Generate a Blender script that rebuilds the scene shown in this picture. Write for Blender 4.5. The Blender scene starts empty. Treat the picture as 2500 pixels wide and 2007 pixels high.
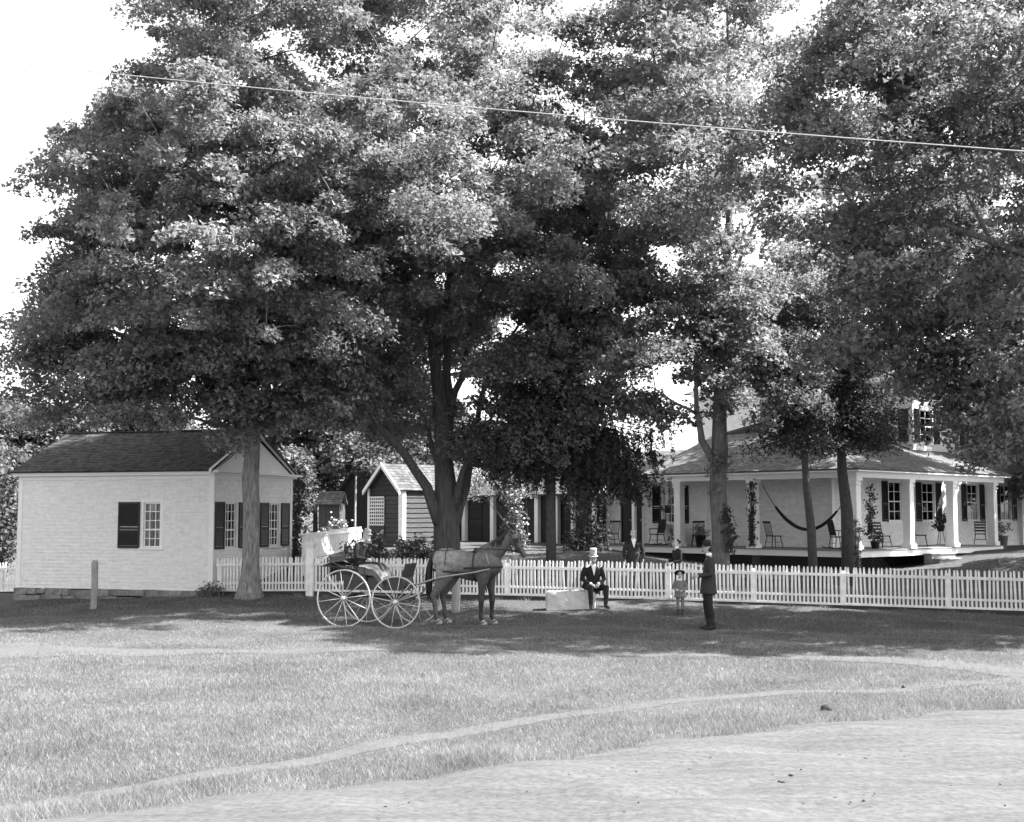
import bpy, bmesh, math, random
import numpy as np
from mathutils import Vector, Matrix, noise
random.seed(7)
S = bpy.context.scene
COL = S.collection
R = math.radians
# ------------------------------------------------------------------ camera
CAM_Z = 2.43; F = 3100.0; HOR = 1258.0
PITCH = math.atan((HOR-1003.5)/F)
cd = bpy.data.cameras.new('camera'); cam = bpy.data.objects.new('camera', cd); COL.objects.link(cam)
cam.location = (0, 0, CAM_Z); cam.rotation_euler = (R(90)+PITCH, 0, 0)
cd.sensor_width = 36; cd.lens = 36*F/2500; cd.clip_start = .1; cd.clip_end = 4000
S.camera = cam
# ------------------------------------------------------------------ light
SUN_EL, SUN_AZ = R(52), R(90)          # azimuth clockwise from +Y (away from the camera)
W = bpy.data.worlds.new("World"); S.world = W; W.use_nodes = True
nt = W.node_tree; bg = nt.nodes['Background']
sky = nt.nodes.new('ShaderNodeTexSky'); sky.sky_type = 'NISHITA'; sky.sun_disc = False
sky.sun_elevation = SUN_EL; sky.sun_rotation = SUN_AZ; sky.dust_density = 2.5; sky.air_density = 1.2
bw = nt.nodes.new('ShaderNodeRGBToBW')      # black and white plate
nt.links.new(sky.outputs[0], bw.inputs[0]); nt.links.new(bw.outputs[0], bg.inputs[0])
bg.inputs[1].default_value = .12
sl = bpy.data.lights.new('sun', 'SUN'); sl.energy = 5.0; sl.angle = R(.53); sl.color = (1, 1, 1)
so = bpy.data.objects.new('sun', sl); COL.objects.link(so)
sd = Vector((math.sin(SUN_AZ)*math.cos(SUN_EL), math.cos(SUN_AZ)*math.cos(SUN_EL), math.sin(SUN_EL)))
so.rotation_euler = sd.to_track_quat('Z', 'Y').to_euler(); so.location = (20, 20, 40)
S.view_settings.view_transform = 'Standard'; S.view_settings.look = 'None'
S.view_settings.exposure = 2.3; S.view_settings.gamma = 1; S.view_settings.use_curve_mapping = False
S.cycles.max_bounces = 6; S.cycles.transparent_max_bounces = 8; S.cycles.use_denoising = True
# ------------------------------------------------------------------ helpers
cp, sp = math.cos(PITCH), math.sin(PITCH)
def P(px, py, Y):
    """world point at depth Y seen at photo pixel (px,py) (2500 wide)"""
    u, v = (px-1250)/F, (1003.5-py)/F
    d = Vector((u, cp-v*sp, sp+v*cp))
    t = Y/d.y
    return Vector((0, 0, CAM_Z))+d*t
def XY(px, Y): return P(px, HOR, Y).x
def sstep(a, b, x):
    t = np.clip((x-a)/(b-a), 0, 1); return t*t*(3-2*t)
FEN0, FENS = 34.3, -.27                      # fence line Y = FEN0 + FENS*X
def fenY(x): return FEN0+FENS*x
def gz(x, y):
    """terrain height (works on arrays)"""
    x = np.asarray(x, float); y = np.asarray(y, float)
    d = (y-(FEN0+FENS*x))*.965
    z = .16*sstep(-6, 0, d)*sstep(14, 4, x)+.03*sstep(-6, 0, d)
    H = 1.0-.55*sstep(2, 8, x)+.6*sstep(13.5, 19, x)-.75*sstep(-7.5, -10.5, x)
    z = z+H*sstep(.2, 8.5, d)
    z = z-.05*np.clip(-8-x, 0, 9)*sstep(28, 34, y)*sstep(60, 50, y)
    z = z+.03*np.sin(x*.9+1.3)*np.sin(y*.7)+.02*np.sin(x*2.3+y*1.7)
    return z
def gz1(x, y): return float(gz(x, y))
def G(px, py):
    """ground point under photo pixel"""
    u, v = (px-1250)/F, (1003.5-py)/F
    d = Vector((u, cp-v*sp, sp+v*cp)); o = Vector((0, 0, CAM_Z))
    t = 4.0
    while t < 80:
        p = o+d*t
        if p.z <= gz1(p.x, p.y): break
        t += .02
    return p
ROOTM = {}
def tag(o, label=None, cat=None, group=None, kind=None):
    if label: o['label'] = label
    if cat: o['category'] = cat
    if group: o['group'] = group
    if kind: o['kind'] = kind
    return o
def thing(name, label, cat, M, group=None):
    o = bpy.data.objects.new(name, None); COL.objects.link(o)
    if not isinstance(M, Matrix): M = Matrix.Translation(Vector(M))
    o.matrix_basis = M; o.empty_display_size = .2
    ROOTM[o.name] = M
    return tag(o, label, cat, group)
def link(name, me, parent=None, M=None, kind=None):
    """link mesh ME as NAME; M is a world matrix of the object (default: parent's frame)"""
    o = bpy.data.objects.new(name, me); COL.objects.link(o)
    pm = ROOTM[parent.name] if parent else Matrix()
    if M is None: M = pm
    o.parent = parent
    o.matrix_basis = pm.inverted() @ M
    ROOTM[o.name] = M
    if kind: o['kind'] = kind
    return o
class MB:
    def __init__(s): s.v = []; s.f = []; s.m = []; s.k = 0
    def add(s, vs, fs):
        n = len(s.v); s.v += [tuple(v) for v in vs]
        for f in fs: s.f.append(tuple(i+n for i in f)); s.m.append(s.k)
    def box(s, c, sz, M=None):
        hx, hy, hz = sz[0]/2, sz[1]/2, sz[2]/2
        vs = [Vector((c[0]+x*hx, c[1]+y*hy, c[2]+z*hz)) for x in (-1, 1) for y in (-1, 1) for z in (-1, 1)]
        if M is not None: vs = [M @ v for v in vs]
        s.add(vs, [(0, 1, 3, 2), (4, 6, 7, 5), (0, 4, 5, 1), (2, 3, 7, 6), (0, 2, 6, 4), (1, 5, 7, 3)])
        return s
    def bb(s, x0, x1, y0, y1, z0, z1, M=None):
        return s.box(((x0+x1)/2, (y0+y1)/2, (z0+z1)/2), (x1-x0, y1-y0, z1-z0), M)
    def ring(s, rings, cap=True, closed=False):
        n = len(rings[0]); b = len(s.v)
        for r in rings: s.v += [tuple(v) for v in r]
        m = len(rings)
        for i in range(m if closed else m-1):
            j = (i+1) % m
            for k in range(n):
                s.f.append((b+i*n+k, b+i*n+(k+1) % n, b+j*n+(k+1) % n, b+j*n+k)); s.m.append(s.k)
        if cap and not closed:
            s.f.append(tuple(b+k for k in reversed(range(n)))); s.m.append(s.k)
            s.f.append(tuple(b+(m-1)*n+k for k in range(n))); s.m.append(s.k)
    def tube(s, pts, rad, n=8, side=None, cap=True, wob=0):
        """loft round / elliptic rings along pts. rad: float, or (across, other) per point"""
        pts = [Vector(p) for p in pts]; rs = []
        if not isinstance(rad, (list, tuple)): rad = [rad]*len(pts)
        ref = Vector(side) if side is not None else None
        prev = None
        for i, p in enumerate(pts):
            t = (pts[min(i+1, len(pts)-1)]-pts[max(i-1, 0)])
            if t.length < 1e-9: t = Vector((0, 0, 1))
            t.normalize()
            if ref is not None: a = ref-t*ref.dot(t)
            elif prev is not None: a = prev-t*prev.dot(t)
            else:
                a = Vector((1, 0, 0)) if abs(t.x) < .8 else Vector((0, 1, 0)); a = a-t*a.dot(t)
            if a.length < 1e-6: a = t.orthogonal()
            a.normalize(); b = t.cross(a); prev = a
            r = rad[i]; ra, rb = (r if isinstance(r, (list, tuple)) else (r, r))
            rg = []
            for k in range(n):
                an = 2*math.pi*k/n; q = 1
                if wob: q = 1+wob*noise.noise(Vector((math.cos(an)*2.2+p.x, math.sin(an)*2.2+p.y, p.z*.5)))
                rg.append(p+a*(math.cos(an)*ra*q)+b*(math.sin(an)*rb*q))
            rs.append(rg)
        s.ring(rs, cap); return s
    def lathe(s, prof, c=(0, 0, 0), n=16, M=None):
        rs = []
        for r, z in prof:
            vs = [Vector((c[0]+r*math.cos(2*math.pi*k/n), c[1]+r*math.sin(2*math.pi*k/n), c[2]+z)) for k in range(n)]
            if M is not None: vs = [M @ v for v in vs]
            rs.append(vs)
        s.ring(rs); return s
    def ell(s, c, r, n=12, m=8, M=None):
        prof = []
        rs = []
        for i in range(m+1):
            th = math.pi*(i+.02*(i == 0)-.02*(i == m))/m
            vs = [Vector((c[0]+r[0]*math.sin(th)*math.cos(2*math.pi*k/n), c[1]+r[1]*math.sin(th)*math.sin(2*math.pi*k/n), c[2]-r[2]*math.cos(th))) for k in range(n)]
            if M is not None: vs = [M @ v for v in vs]
            rs.append(vs)
        s.ring(rs); return s
    def quad(s, a, b, c, d): s.add([a, b, c, d], [(0, 1, 2, 3)]); return s
    def mesh(s, name, mats, smooth=False, inv=None):
        me = bpy.data.meshes.new(name)
        vs = s.v if inv is None else [tuple(inv @ Vector(v)) for v in s.v]
        me.from_pydata(vs, [], s.f)
        if not isinstance(mats, (list, tuple)): mats = [mats]
        for m in mats: me.materials.append(m)
        if len(mats) > 1: me.polygons.foreach_set('material_index', s.m)
        if smooth: me.polygons.foreach_set('use_smooth', [True]*len(me.polygons))
        me.update(); return me
    def build(s, name, mat, parent=None, smooth=False, world=True, M=None, kind=None):
        """world=True: vertices are world coordinates; else they are already in the object's frame"""
        pm = M if M is not None else (ROOTM[parent.name] if parent else Matrix())
        me = s.mesh(name, mat, smooth, pm.inverted() if world else None)
        return link(name, me, parent, pm, kind)
def arr_mesh(name, v, f, mat):
    """mesh from numpy arrays, f = (m,k)"""
    me = bpy.data.meshes.new(name); k = f.shape[1]
    me.vertices.add(len(v)); me.vertices.foreach_set('co', v.astype(np.float32).ravel())
    me.loops.add(f.size); me.loops.foreach_set('vertex_index', f.astype(np.int32).ravel())
    me.polygons.add(len(f)); me.polygons.foreach_set('loop_start', np.arange(0, f.size, k, dtype=np.int32))
    try: me.polygons.foreach_set('loop_total', np.full(len(f), k, dtype=np.int32))
    except Exception: pass
    me.materials.append(mat); me.update(calc_edges=True); me.validate(); return me
def frame(o, xdir):
    """matrix with x along xdir (horizontal), z up, y = z cross x"""
    x = Vector(xdir); x.z = 0; x.normalize(); z = Vector((0, 0, 1)); y = z.cross(x)
    M = Matrix((x, y, z)).transposed().to_4x4(); M.translation = Vector(o); return M
# ------------------------------------------------------------------ materials (all grey: the plate is black and white)
def mat(name, c, rough=.8, var=.25, scale=6, bump=.2, stretch=(1, 1, 1), spec=.3, detail=5, island=0, trans=0, bscale=None, speck=None, rot=0):
    m = bpy.data.materials.new(name); m.use_nodes = True; t = m.node_tree; N = t.nodes; L = t.links
    b = N['Principled BSDF']; b.inputs['Roughness'].default_value = rough
    b.inputs['Specular IOR Level'].default_value = spec
    tc = N.new('ShaderNodeTexCoord'); mp = N.new('ShaderNodeMapping'); mp.inputs['Scale'].default_value = stretch; mp.inputs['Rotation'].default_value = (0, 0, rot)
    L.new(tc.outputs['Object'], mp.inputs[0])
    nz = N.new('ShaderNodeTexNoise'); nz.inputs['Scale'].default_value = scale; nz.inputs['Detail'].default_value = detail
    nz.inputs['Roughness'].default_value = .65
    L.new(mp.outputs[0], nz.inputs[0])
    mr = N.new('ShaderNodeMapRange'); mr.inputs[1].default_value = .3; mr.inputs[2].default_value = .7
    mr.inputs[3].default_value = c*(1-var); mr.inputs[4].default_value = c*(1+var)
    L.new(nz.outputs[0], mr.inputs[0]); val = mr.outputs[0]
    if island:
        ge = N.new('ShaderNodeNewGeometry')
        m2 = N.new('ShaderNodeMapRange'); m2.inputs[3].default_value = 1-island; m2.inputs[4].default_value = 1+island
        L.new(ge.outputs['Random Per Island'], m2.inputs[0])
        mu = N.new('ShaderNodeMath'); mu.operation = 'MULTIPLY'; L.new(val, mu.inputs[0]); L.new(m2.outputs[0], mu.inputs[1]); val = mu.outputs[0]
    if speck:
        ns = N.new('ShaderNodeTexNoise'); ns.inputs['Scale'].default_value = speck[0]; ns.inputs['Detail'].default_value = 6; ns.inputs['Roughness'].default_value = .75
        L.new(tc.outputs['Object'], ns.inputs[0]); ms = N.new('ShaderNodeMapRange'); ms.inputs[1].default_value = .34; ms.inputs[2].default_value = .6; ms.inputs[3].default_value = speck[1]; ms.inputs[4].default_value = speck[2]
        L.new(ns.outputs[0], ms.inputs[0]); mk = N.new('ShaderNodeMath'); mk.operation = 'MULTIPLY'; L.new(val, mk.inputs[0]); L.new(ms.outputs[0], mk.inputs[1]); val = mk.outputs[0]
    oi = N.new('ShaderNodeObjectInfo')          # slight difference from piece to piece
    m3 = N.new('ShaderNodeMapRange'); m3.inputs[3].default_value = .93; m3.inputs[4].default_value = 1.07
    L.new(oi.outputs['Random'], m3.inputs[0])
    mu = N.new('ShaderNodeMath'); mu.operation = 'MULTIPLY'; L.new(val, mu.inputs[0]); L.new(m3.outputs[0], mu.inputs[1]); val = mu.outputs[0]
    cr = N.new('ShaderNodeCombineColor')
    for i in range(3): L.new(val, cr.inputs[i])
    L.new(cr.outputs[0], b.inputs['Base Color'])
    if bump:
        bp = N.new('ShaderNodeBump'); bp.inputs['Strength'].default_value = bump; bp.inputs['Distance'].default_value = .03
        if bscale:
            n2 = N.new('ShaderNodeTexNoise'); n2.inputs['Scale'].default_value = bscale; n2.inputs['Detail'].default_value = 4
            L.new(mp.outputs[0], n2.inputs[0]); L.new(n2.outputs[0], bp.inputs['Height'])
        else: L.new(nz.outputs[0], bp.inputs['Height'])
        L.new(bp.outputs[0], b.inputs['Normal'])
    if trans:
        tr = N.new('ShaderNodeBsdfTranslucent'); L.new(cr.outputs[0], tr.inputs[0])
        mx = N.new('ShaderNodeMixShader'); mx.inputs[0].default_value = trans
        L.new(b.outputs[0], mx.inputs[1]); L.new(tr.outputs[0], mx.inputs[2])
        L.new(mx.outputs[0], N['Material Output'].inputs[0])
    return m
def glass_mat():
    m = bpy.data.materials.new('window_glass'); m.use_nodes = True; N = m.node_tree.nodes; L = m.node_tree.links
    N.remove(N['Principled BSDF'])
    g = N.new('ShaderNodeBsdfGlossy'); g.inputs['Roughness'].default_value = .04; g.inputs[0].default_value = (.9, .9, .9, 1)
    tr = N.new('ShaderNodeBsdfTransparent'); tr.inputs[0].default_value = (.8, .8, .8, 1)
    nz = N.new('ShaderNodeTexNoise'); nz.inputs['Scale'].default_value = 3
    bp = N.new('ShaderNodeBump'); bp.inputs['Strength'].default_value = .12; L.new(nz.outputs[0], bp.inputs['Height']); L.new(bp.outputs[0], g.inputs['Normal'])
    lw = N.new('ShaderNodeFresnel'); lw.inputs[0].default_value = 1.6
    mx = N.new('ShaderNodeMixShader'); L.new(lw.outputs[0], mx.inputs[0]); L.new(tr.outputs[0], mx.inputs[1]); L.new(g.outputs[0], mx.inputs[2])
    L.new(mx.outputs[0], N['Material Output'].inputs[0]); return m
GLASS = glass_mat()
M_ = dict(
    white=mat('white_paint', .76, .6, .06, 9, .08),
    wclap=mat('white_clapboard_paint', .76, .6, .14, 2.2, .25, (1, 1, 9), bscale=40, speck=(7, .88, 1.04)),
    fence=mat('white_fence_paint', .80, .6, .1, 7, .1, (3, 3, .6), speck=(5, .76, 1.02)),
    shingle=mat('weathered_shingle', .05, .9, .35, 7, .4, (1, 1, 1), island=.45),
    shinglem=mat('grey_weathered_shingle', .075, .9, .3, 5, .4, (1, 1, 1), island=.4),
    shinglel=mat('pale_weathered_shingle', .12, .9, .25, 5, .4, (1, 1, 1), island=.35),
    shutter=mat('dark_shutter_paint', .018, .5, .2, 8, .1),
    stone=mat('field_stone', .17, .9, .5, 4, .9, island=.1),
    marble=mat('pale_block_stone', .5, .85, .16, 6, .5),
    oldwood=mat('weathered_board', .058, .85, .4, 5, .5, (.6, 6, 6)),
    darkwood=mat('dark_stained_board', .03, .85, .4, 5, .4, (.6, 6, 6)),
    greywood=mat('grey_post_wood', .26, .85, .3, 6, .6, (7, 7, .7)),
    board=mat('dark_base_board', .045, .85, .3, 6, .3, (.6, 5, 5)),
    deck=mat('porch_floor_paint', .2, .7, .2, 6, .2, (1, 8, 1)),
    dark=mat('painted_shade', .012, .9, .1, 3, 0),  # near-black, stands in for shade in rooms and under the porch
    curtain=mat('white_curtain', .62, .9, .2, 3, .3, (8, 8, .4)),
    barkA=mat('pale_maple_bark', .2, .95, .6, 8, 1.2, (2.2, 2.2, .4)),
    barkB=mat('furrowed_bark', .085, .95, .45, 7, 1.0, (2.4, 2.4, .28)),
    barkD=mat('grey_maple_bark', .13, .95, .45, 9, .9, (1.6, 1.6, .45)),
    barkC=mat('conifer_bark', .065, .95, .35, 14, .8, (1, 1, .6)),
    twig=mat('bare_twig', .2, .9, .3, 9, .3),
    leafA=mat('maple_leaf', .205, .6, .25, .55, 0, island=.4, trans=.45, spec=.2),
    leafB=mat('elm_leaf', .215, .6, .25, .55, 0, island=.4, trans=.45, spec=.2),
    leafC=mat('conifer_needle', .05, .7, .3, 1.2, 0, island=.4, trans=.12),
    leafD=mat('pale_shrub_leaf', .12, .6, .3, .8, 0, island=.45, trans=.35),
    bloom=mat('white_blossom', .7, .7, .1, 5, 0, trans=.3),
    tar=mat('black_buggy_paint', .016, .3, .2, 5, 0, spec=.6),
    leather=mat('black_leather', .02, .5, .3, 12, .2),
    spoke=mat('pale_wheel_paint', .45, .6, .12, 9, .1),
    robe=mat('grey_lap_robe', .1, .95, .3, 9, .4),
    cloth_black=mat('black_wool', .016, .9, .3, 14, .4),
    cloth_dark=mat('charcoal_wool', .022, .9, .3, 16, .4),
    cloth_grey=mat('grey_tweed', .03, .9, .35, 40, .4),
    cloth_pale=mat('pale_grey_suit', .17, .9, .3, 40, .4),
    linen=mat('white_linen', .78, .8, .05, 9, .1),
    skin=mat('skin', .42, .6, .1, 9, .1),
    skin2=mat('tanned_skin', .33, .6, .1, 9, .1),
    hair=mat('dark_hair', .02, .6, .3, 30, .3),
    hairg=mat('grey_hair', .4, .7, .2, 30, .3),
    hatpale=mat('pale_felt', .4, .8, .08, 12, .1),
    hatgrey=mat('grey_felt', .22, .85, .12, 12, .1),
    mane=mat('dark_horsehair', .02, .6, .4, 20, .4, (6, 6, .6)),
    hoof=mat('pale_hoof', .3, .6, .2, 9, .1),
    iron=mat('dark_iron', .03, .5, .2, 9, .1),
    wire=mat('bright_wire', .42, .4, .1, 9, 0),
    soil=mat('trodden_earth', .08, .95, .22, 5, .5, bscale=30),
    road=mat('dusty_road_earth', .078, .97, .26, 1.1, 1.0, (.3, 3.2, 1), detail=9, bscale=9, speck=(14, .6, 1.12), rot=-.5),
    path=mat('pale_path_dust', .074, .97, .15, 1.1, .6, (1, 1.6, 1), detail=9, bscale=16, speck=(11, .75, 1.08)),
    clod=mat('dark_clod', .04, .95, .4, 9, .5),
)

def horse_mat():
    """bay coat: dapples, dark legs and head; rump highlight painted in as paler colour"""
    m = mat('bay_coat_with_highlight', .085, .5, .35, 9, .15, spec=.35); N = m.node_tree.nodes; L = m.node_tree.links; b = N['Principled BSDF']
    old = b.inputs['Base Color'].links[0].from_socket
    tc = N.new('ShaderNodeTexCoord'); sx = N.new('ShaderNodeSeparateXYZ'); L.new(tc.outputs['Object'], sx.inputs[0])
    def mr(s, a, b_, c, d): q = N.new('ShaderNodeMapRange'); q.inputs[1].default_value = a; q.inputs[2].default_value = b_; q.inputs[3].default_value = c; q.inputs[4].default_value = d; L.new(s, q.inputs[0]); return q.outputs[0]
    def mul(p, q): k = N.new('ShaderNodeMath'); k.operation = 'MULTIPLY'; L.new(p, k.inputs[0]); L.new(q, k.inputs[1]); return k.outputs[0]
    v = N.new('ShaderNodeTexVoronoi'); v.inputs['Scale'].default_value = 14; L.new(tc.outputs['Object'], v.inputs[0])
    f = mul(mul(mr(sx.outputs[2], .5, 1.25, .35, 1.35), mr(sx.outputs[0], -.65, .45, 2.2, .7)), mr(v.outputs['Distance'], 0, .7, 1.12, .9))  # paler upwards and to the rear: rump highlight painted into the coat
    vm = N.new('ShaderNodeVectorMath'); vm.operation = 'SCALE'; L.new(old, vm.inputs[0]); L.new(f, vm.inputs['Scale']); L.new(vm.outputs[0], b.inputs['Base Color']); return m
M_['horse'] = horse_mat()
# ------------------------------------------------------------------ ground, road, paths, grass
rng = np.random.default_rng(11)
def ground_material():
    m = bpy.data.materials.new('meadow_ground'); m.use_nodes = True; t = m.node_tree; N = t.nodes; L = t.links; b = N['Principled BSDF']
    b.inputs['Roughness'].default_value = .95; b.inputs['Specular IOR Level'].default_value = .1
    tc = N.new('ShaderNodeTexCoord')
    n1 = N.new('ShaderNodeTexNoise'); n1.inputs['Scale'].default_value = .35; n1.inputs['Detail'].default_value = 6
    n2 = N.new('ShaderNodeTexNoise'); n2.inputs['Scale'].default_value = 9; n2.inputs['Detail'].default_value = 8; n2.inputs['Roughness'].default_value = .8
    for n in (n1, n2): L.new(tc.outputs['Object'], n.inputs[0])
    a = N.new('ShaderNodeMapRange'); a.inputs[1].default_value = .35; a.inputs[2].default_value = .65; a.inputs[3].default_value = .06; a.inputs[4].default_value = .09
    c = N.new('ShaderNodeMapRange'); c.inputs[1].default_value = .3; c.inputs[2].default_value = .7; c.inputs[3].default_value = .55; c.inputs[4].default_value = 1.4
    L.new(n1.outputs[0], a.inputs[0]); L.new(n2.outputs[0], c.inputs[0])
    mu = N.new('ShaderNodeMath'); mu.operation = 'MULTIPLY'; L.new(a.outputs[0], mu.inputs[0]); L.new(c.outputs[0], mu.inputs[1])
    cc = N.new('ShaderNodeCombineColor')
    for i in range(3): L.new(mu.outputs[0], cc.inputs[i])
    L.new(cc.outputs[0], b.inputs['Base Color'])
    bp = N.new('ShaderNodeBump'); bp.inputs['Strength'].default_value = .8; bp.inputs['Distance'].default_value = .05
    L.new(n2.outputs[0], bp.inputs['Height']); L.new(bp.outputs[0], b.inputs['Normal']); return m
GRM = ground_material()
xs = np.concatenate([[-900, -400, -200, -120, -80], np.arange(-50, -16, 1.5), np.arange(-16, 18, .25), np.arange(18, 52, 1.5), [80, 120, 200, 400, 900]])
ys = np.concatenate([[-300, -100, -40, -20, -8, 0, 4], np.arange(7, 50, .25), np.arange(50, 90, 2), [110, 150, 220, 400, 1500]])
gx, gy = np.meshgrid(xs, ys); gzz = gz(gx, gy)
gv = np.stack([gx.ravel(), gy.ravel(), gzz.ravel()], 1); nx = len(xs)
ii, jj = np.meshgrid(np.arange(nx-1), np.arange(len(ys)-1)); k0 = (jj*nx+ii).ravel()
gf = np.stack([k0, k0+1, k0+nx+1, k0+nx], 1)
gme = arr_mesh('ground', gv, gf, GRM); gme.polygons.foreach_set('use_smooth', [True]*len(gme.polygons))
link('ground', gme, kind='structure')
def resample(pts, step):
    out = []
    for i in range(len(pts)-1):
        a, b = np.array(pts[i], float), np.array(pts[i+1], float); n = max(2, int(np.linalg.norm(b[:2]-a[:2])/step))
        for k in range(n): out.append(a+(b-a)*k/n)
    out.append(np.array(pts[-1], float)); out = np.array(out)
    for _ in range(6):
        out[1:-1] = (out[:-2]+2*out[1:-1]+out[2:])/4
    return out
PATHS = []
def path(name, px, m, lift, label_kind='structure', clear=1.0):
    """px: (photo x, photo y, half width in metres) along the middle of the path"""
    w = [(*G(x, y).xy, h) for x, y, h in px]; c = resample(w, .12)
    t = np.gradient(c[:, :2], axis=0); t /= np.linalg.norm(t, axis=1)[:, None]; n = np.stack([-t[:, 1], t[:, 0]], 1)
    us = np.linspace(-1, 1, 7); V = []
    for i in range(len(c)):
        hl = c[i, 2]*(1+0.25*noise.noise(Vector((c[i, 0]*1.1, c[i, 1]*1.1, 3)))+.35*noise.noise(Vector((c[i, 0]*4, c[i, 1]*4, 9))))
        hr = c[i, 2]*(1+0.25*noise.noise(Vector((c[i, 0]*1.1, c[i, 1]*1.1, 13)))+.35*noise.noise(Vector((c[i, 0]*4, c[i, 1]*4, 19))))
        for u in us:
            q = c[i, :2]+n[i]*u*(hr if u > 0 else hl); V.append((q[0], q[1], gz1(*q)+lift-.004*u*u))
    V = np.array(V); k = len(us); r = np.arange(len(c)-1)[:, None]*k+np.arange(k-1)[None]; r = r.ravel()
    me = arr_mesh(name, V, np.stack([r, r+1, r+k+1, r+k], 1), m); me.polygons.foreach_set('use_smooth', [True]*len(me.polygons))
    c[:, 2] *= clear; PATHS.append(c); return link(name, me, kind=label_kind)
path('wheel_track', [(-300, 2040, .15), (0, 1978, .15), (232, 1940, .14), (464, 1899, .14), (696, 1869, .16), (928, 1818, .18), (1160, 1782, .18), (1250, 1768, .18), (1424, 1739, .16), (1598, 1719, .19), (1772, 1701, .17), (2004, 1688, .18), (2236, 1679, .22), (2410, 1666, .26), (2500, 1655, .2), (2700, 1640, .25)], M_['path'], .007)
path('footpath', [(-300, 1590, 1.1), (0, 1590, 1.0), (250, 1592, .8), (420, 1594, .55), (650, 1592, .35), (880, 1585, .34), (1010, 1583, .3), (1250, 1593, .3), (1450, 1597, .28), (1700, 1600, .22), (1990, 1606, .25), (2200, 1614, .32), (2380, 1628, .4), (2500, 1642, .5), (2700, 1660, .6)], M_['path'], .009, clear=1.7)
path('footpath', [(1000, 1530, .12), (1200, 1530, .16), (1400, 1533, .18), (1600, 1536, .2), (1743, 1540, .22), (1900, 1545, .2), (2100, 1553, .16), (2300, 1560, .14), (2600, 1566, .14)], M_['soil'], .008)
path('yard_path', [(1180, 1366, .6), (1260, 1366, .8), (1340, 1362, .8), (1420, 1360, .6)], M_['road'], .012)
# the earth road crossing the near right corner
bpx = [(-500, 2110), (127, 1998), (406, 1975), (580, 1951), (870, 1920), (1160, 1885), (1250, 1866), (1540, 1822), (1743, 1797), (2004, 1766), (2236, 1747), (2500, 1729), (2800, 1712)]
RB = resample([tuple(G(*p).xy) for p in bpx], .12)
d0 = RB[-1]-RB[-30]; d0 /= np.linalg.norm(d0); RB = np.vstack([RB, RB[-1]+d0*np.arange(.5, 60, .5)[:, None]])
d0 = RB[0]-RB[30]; d0 /= np.linalg.norm(d0); RB = np.vstack([RB[0]+d0*np.arange(40, .4, -.5)[:, None], RB])
tt = np.gradient(RB, axis=0); tt /= np.linalg.norm(tt, axis=1)[:, None]; RN = np.stack([tt[:, 1], -tt[:, 0]], 1)
mn = RN.mean(0); RN = RN*.12+mn*.88; RN /= np.linalg.norm(RN, axis=1)[:, None]
offs = np.concatenate([[0, .15, .4], np.arange(.6, 9.3, .13)]); V = []
for i in range(len(RB)):
    e = .28*noise.noise(Vector((RB[i, 0]*.6, RB[i, 1]*.6, 1)))+.16*noise.noise(Vector((RB[i, 0]*3, RB[i, 1]*3, 5)))
    for o in offs:
        q = RB[i]+RN[i]*(o+e*(1-o/9.3))
        wv = .35*noise.noise(Vector((RB[i, 0]*.25, RB[i, 1]*.25, 7))); rut = max(-.036, sum(-.036*(.5+noise.noise(Vector((RB[i, 0]*.5, RB[i, 1]*.5, c_))))*math.exp(-((o+wv-c_)/.16)**2) for c_ in (1.3, 2.2, 3.1, 4.0, 4.8, 5.9, 7.1)))
        V.append((q[0], q[1], gz1(*q)+.066*min(1, o/.5)+.006+rut+.02*noise.noise(Vector((q[0]*1.5, q[1]*1.5, 2)))*min(1, o)))
V = np.array(V); k = len(offs); r = (np.arange(len(RB)-1)[:, None]*k+np.arange(k-1)[None]).ravel()
rme = arr_mesh('road', V, np.stack([r, r+k, r+k+1, r+1], 1), M_['road']); rme.polygons.foreach_set('use_smooth', [True]*len(rme.polygons))
link('road', rme, kind='structure')
def road_side(q):
    """metres into the road (positive) for points q"""
    out = np.empty(len(q)); B = RB[::6]; Nn = RN[::6]
    for s in range(0, len(q), 4000):
        d = q[s:s+4000, None, :]-B[None]; i = np.argmin((d**2).sum(2), 1); out[s:s+4000] = (d[np.arange(len(i)), i]*Nn[i]).sum(1)
    return out
def path_dist(q):
    """distance to the nearest path middle over its half width"""
    out = np.full(len(q), 9.)
    for c in PATHS:
        B = c[::4]
        for s in range(0, len(q), 4000):
            d = np.sqrt(((q[s:s+4000, None, :]-B[None, :, :2])**2).sum(2)); i = np.argmin(d, 1)
            out[s:s+4000] = np.minimum(out[s:s+4000], d[np.arange(len(i)), i]/B[i, 2])
    return out
GRASSM = mat('meadow_grass', .19, .65, .3, .7, 0, island=.4, trans=.4, spec=.2)
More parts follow.
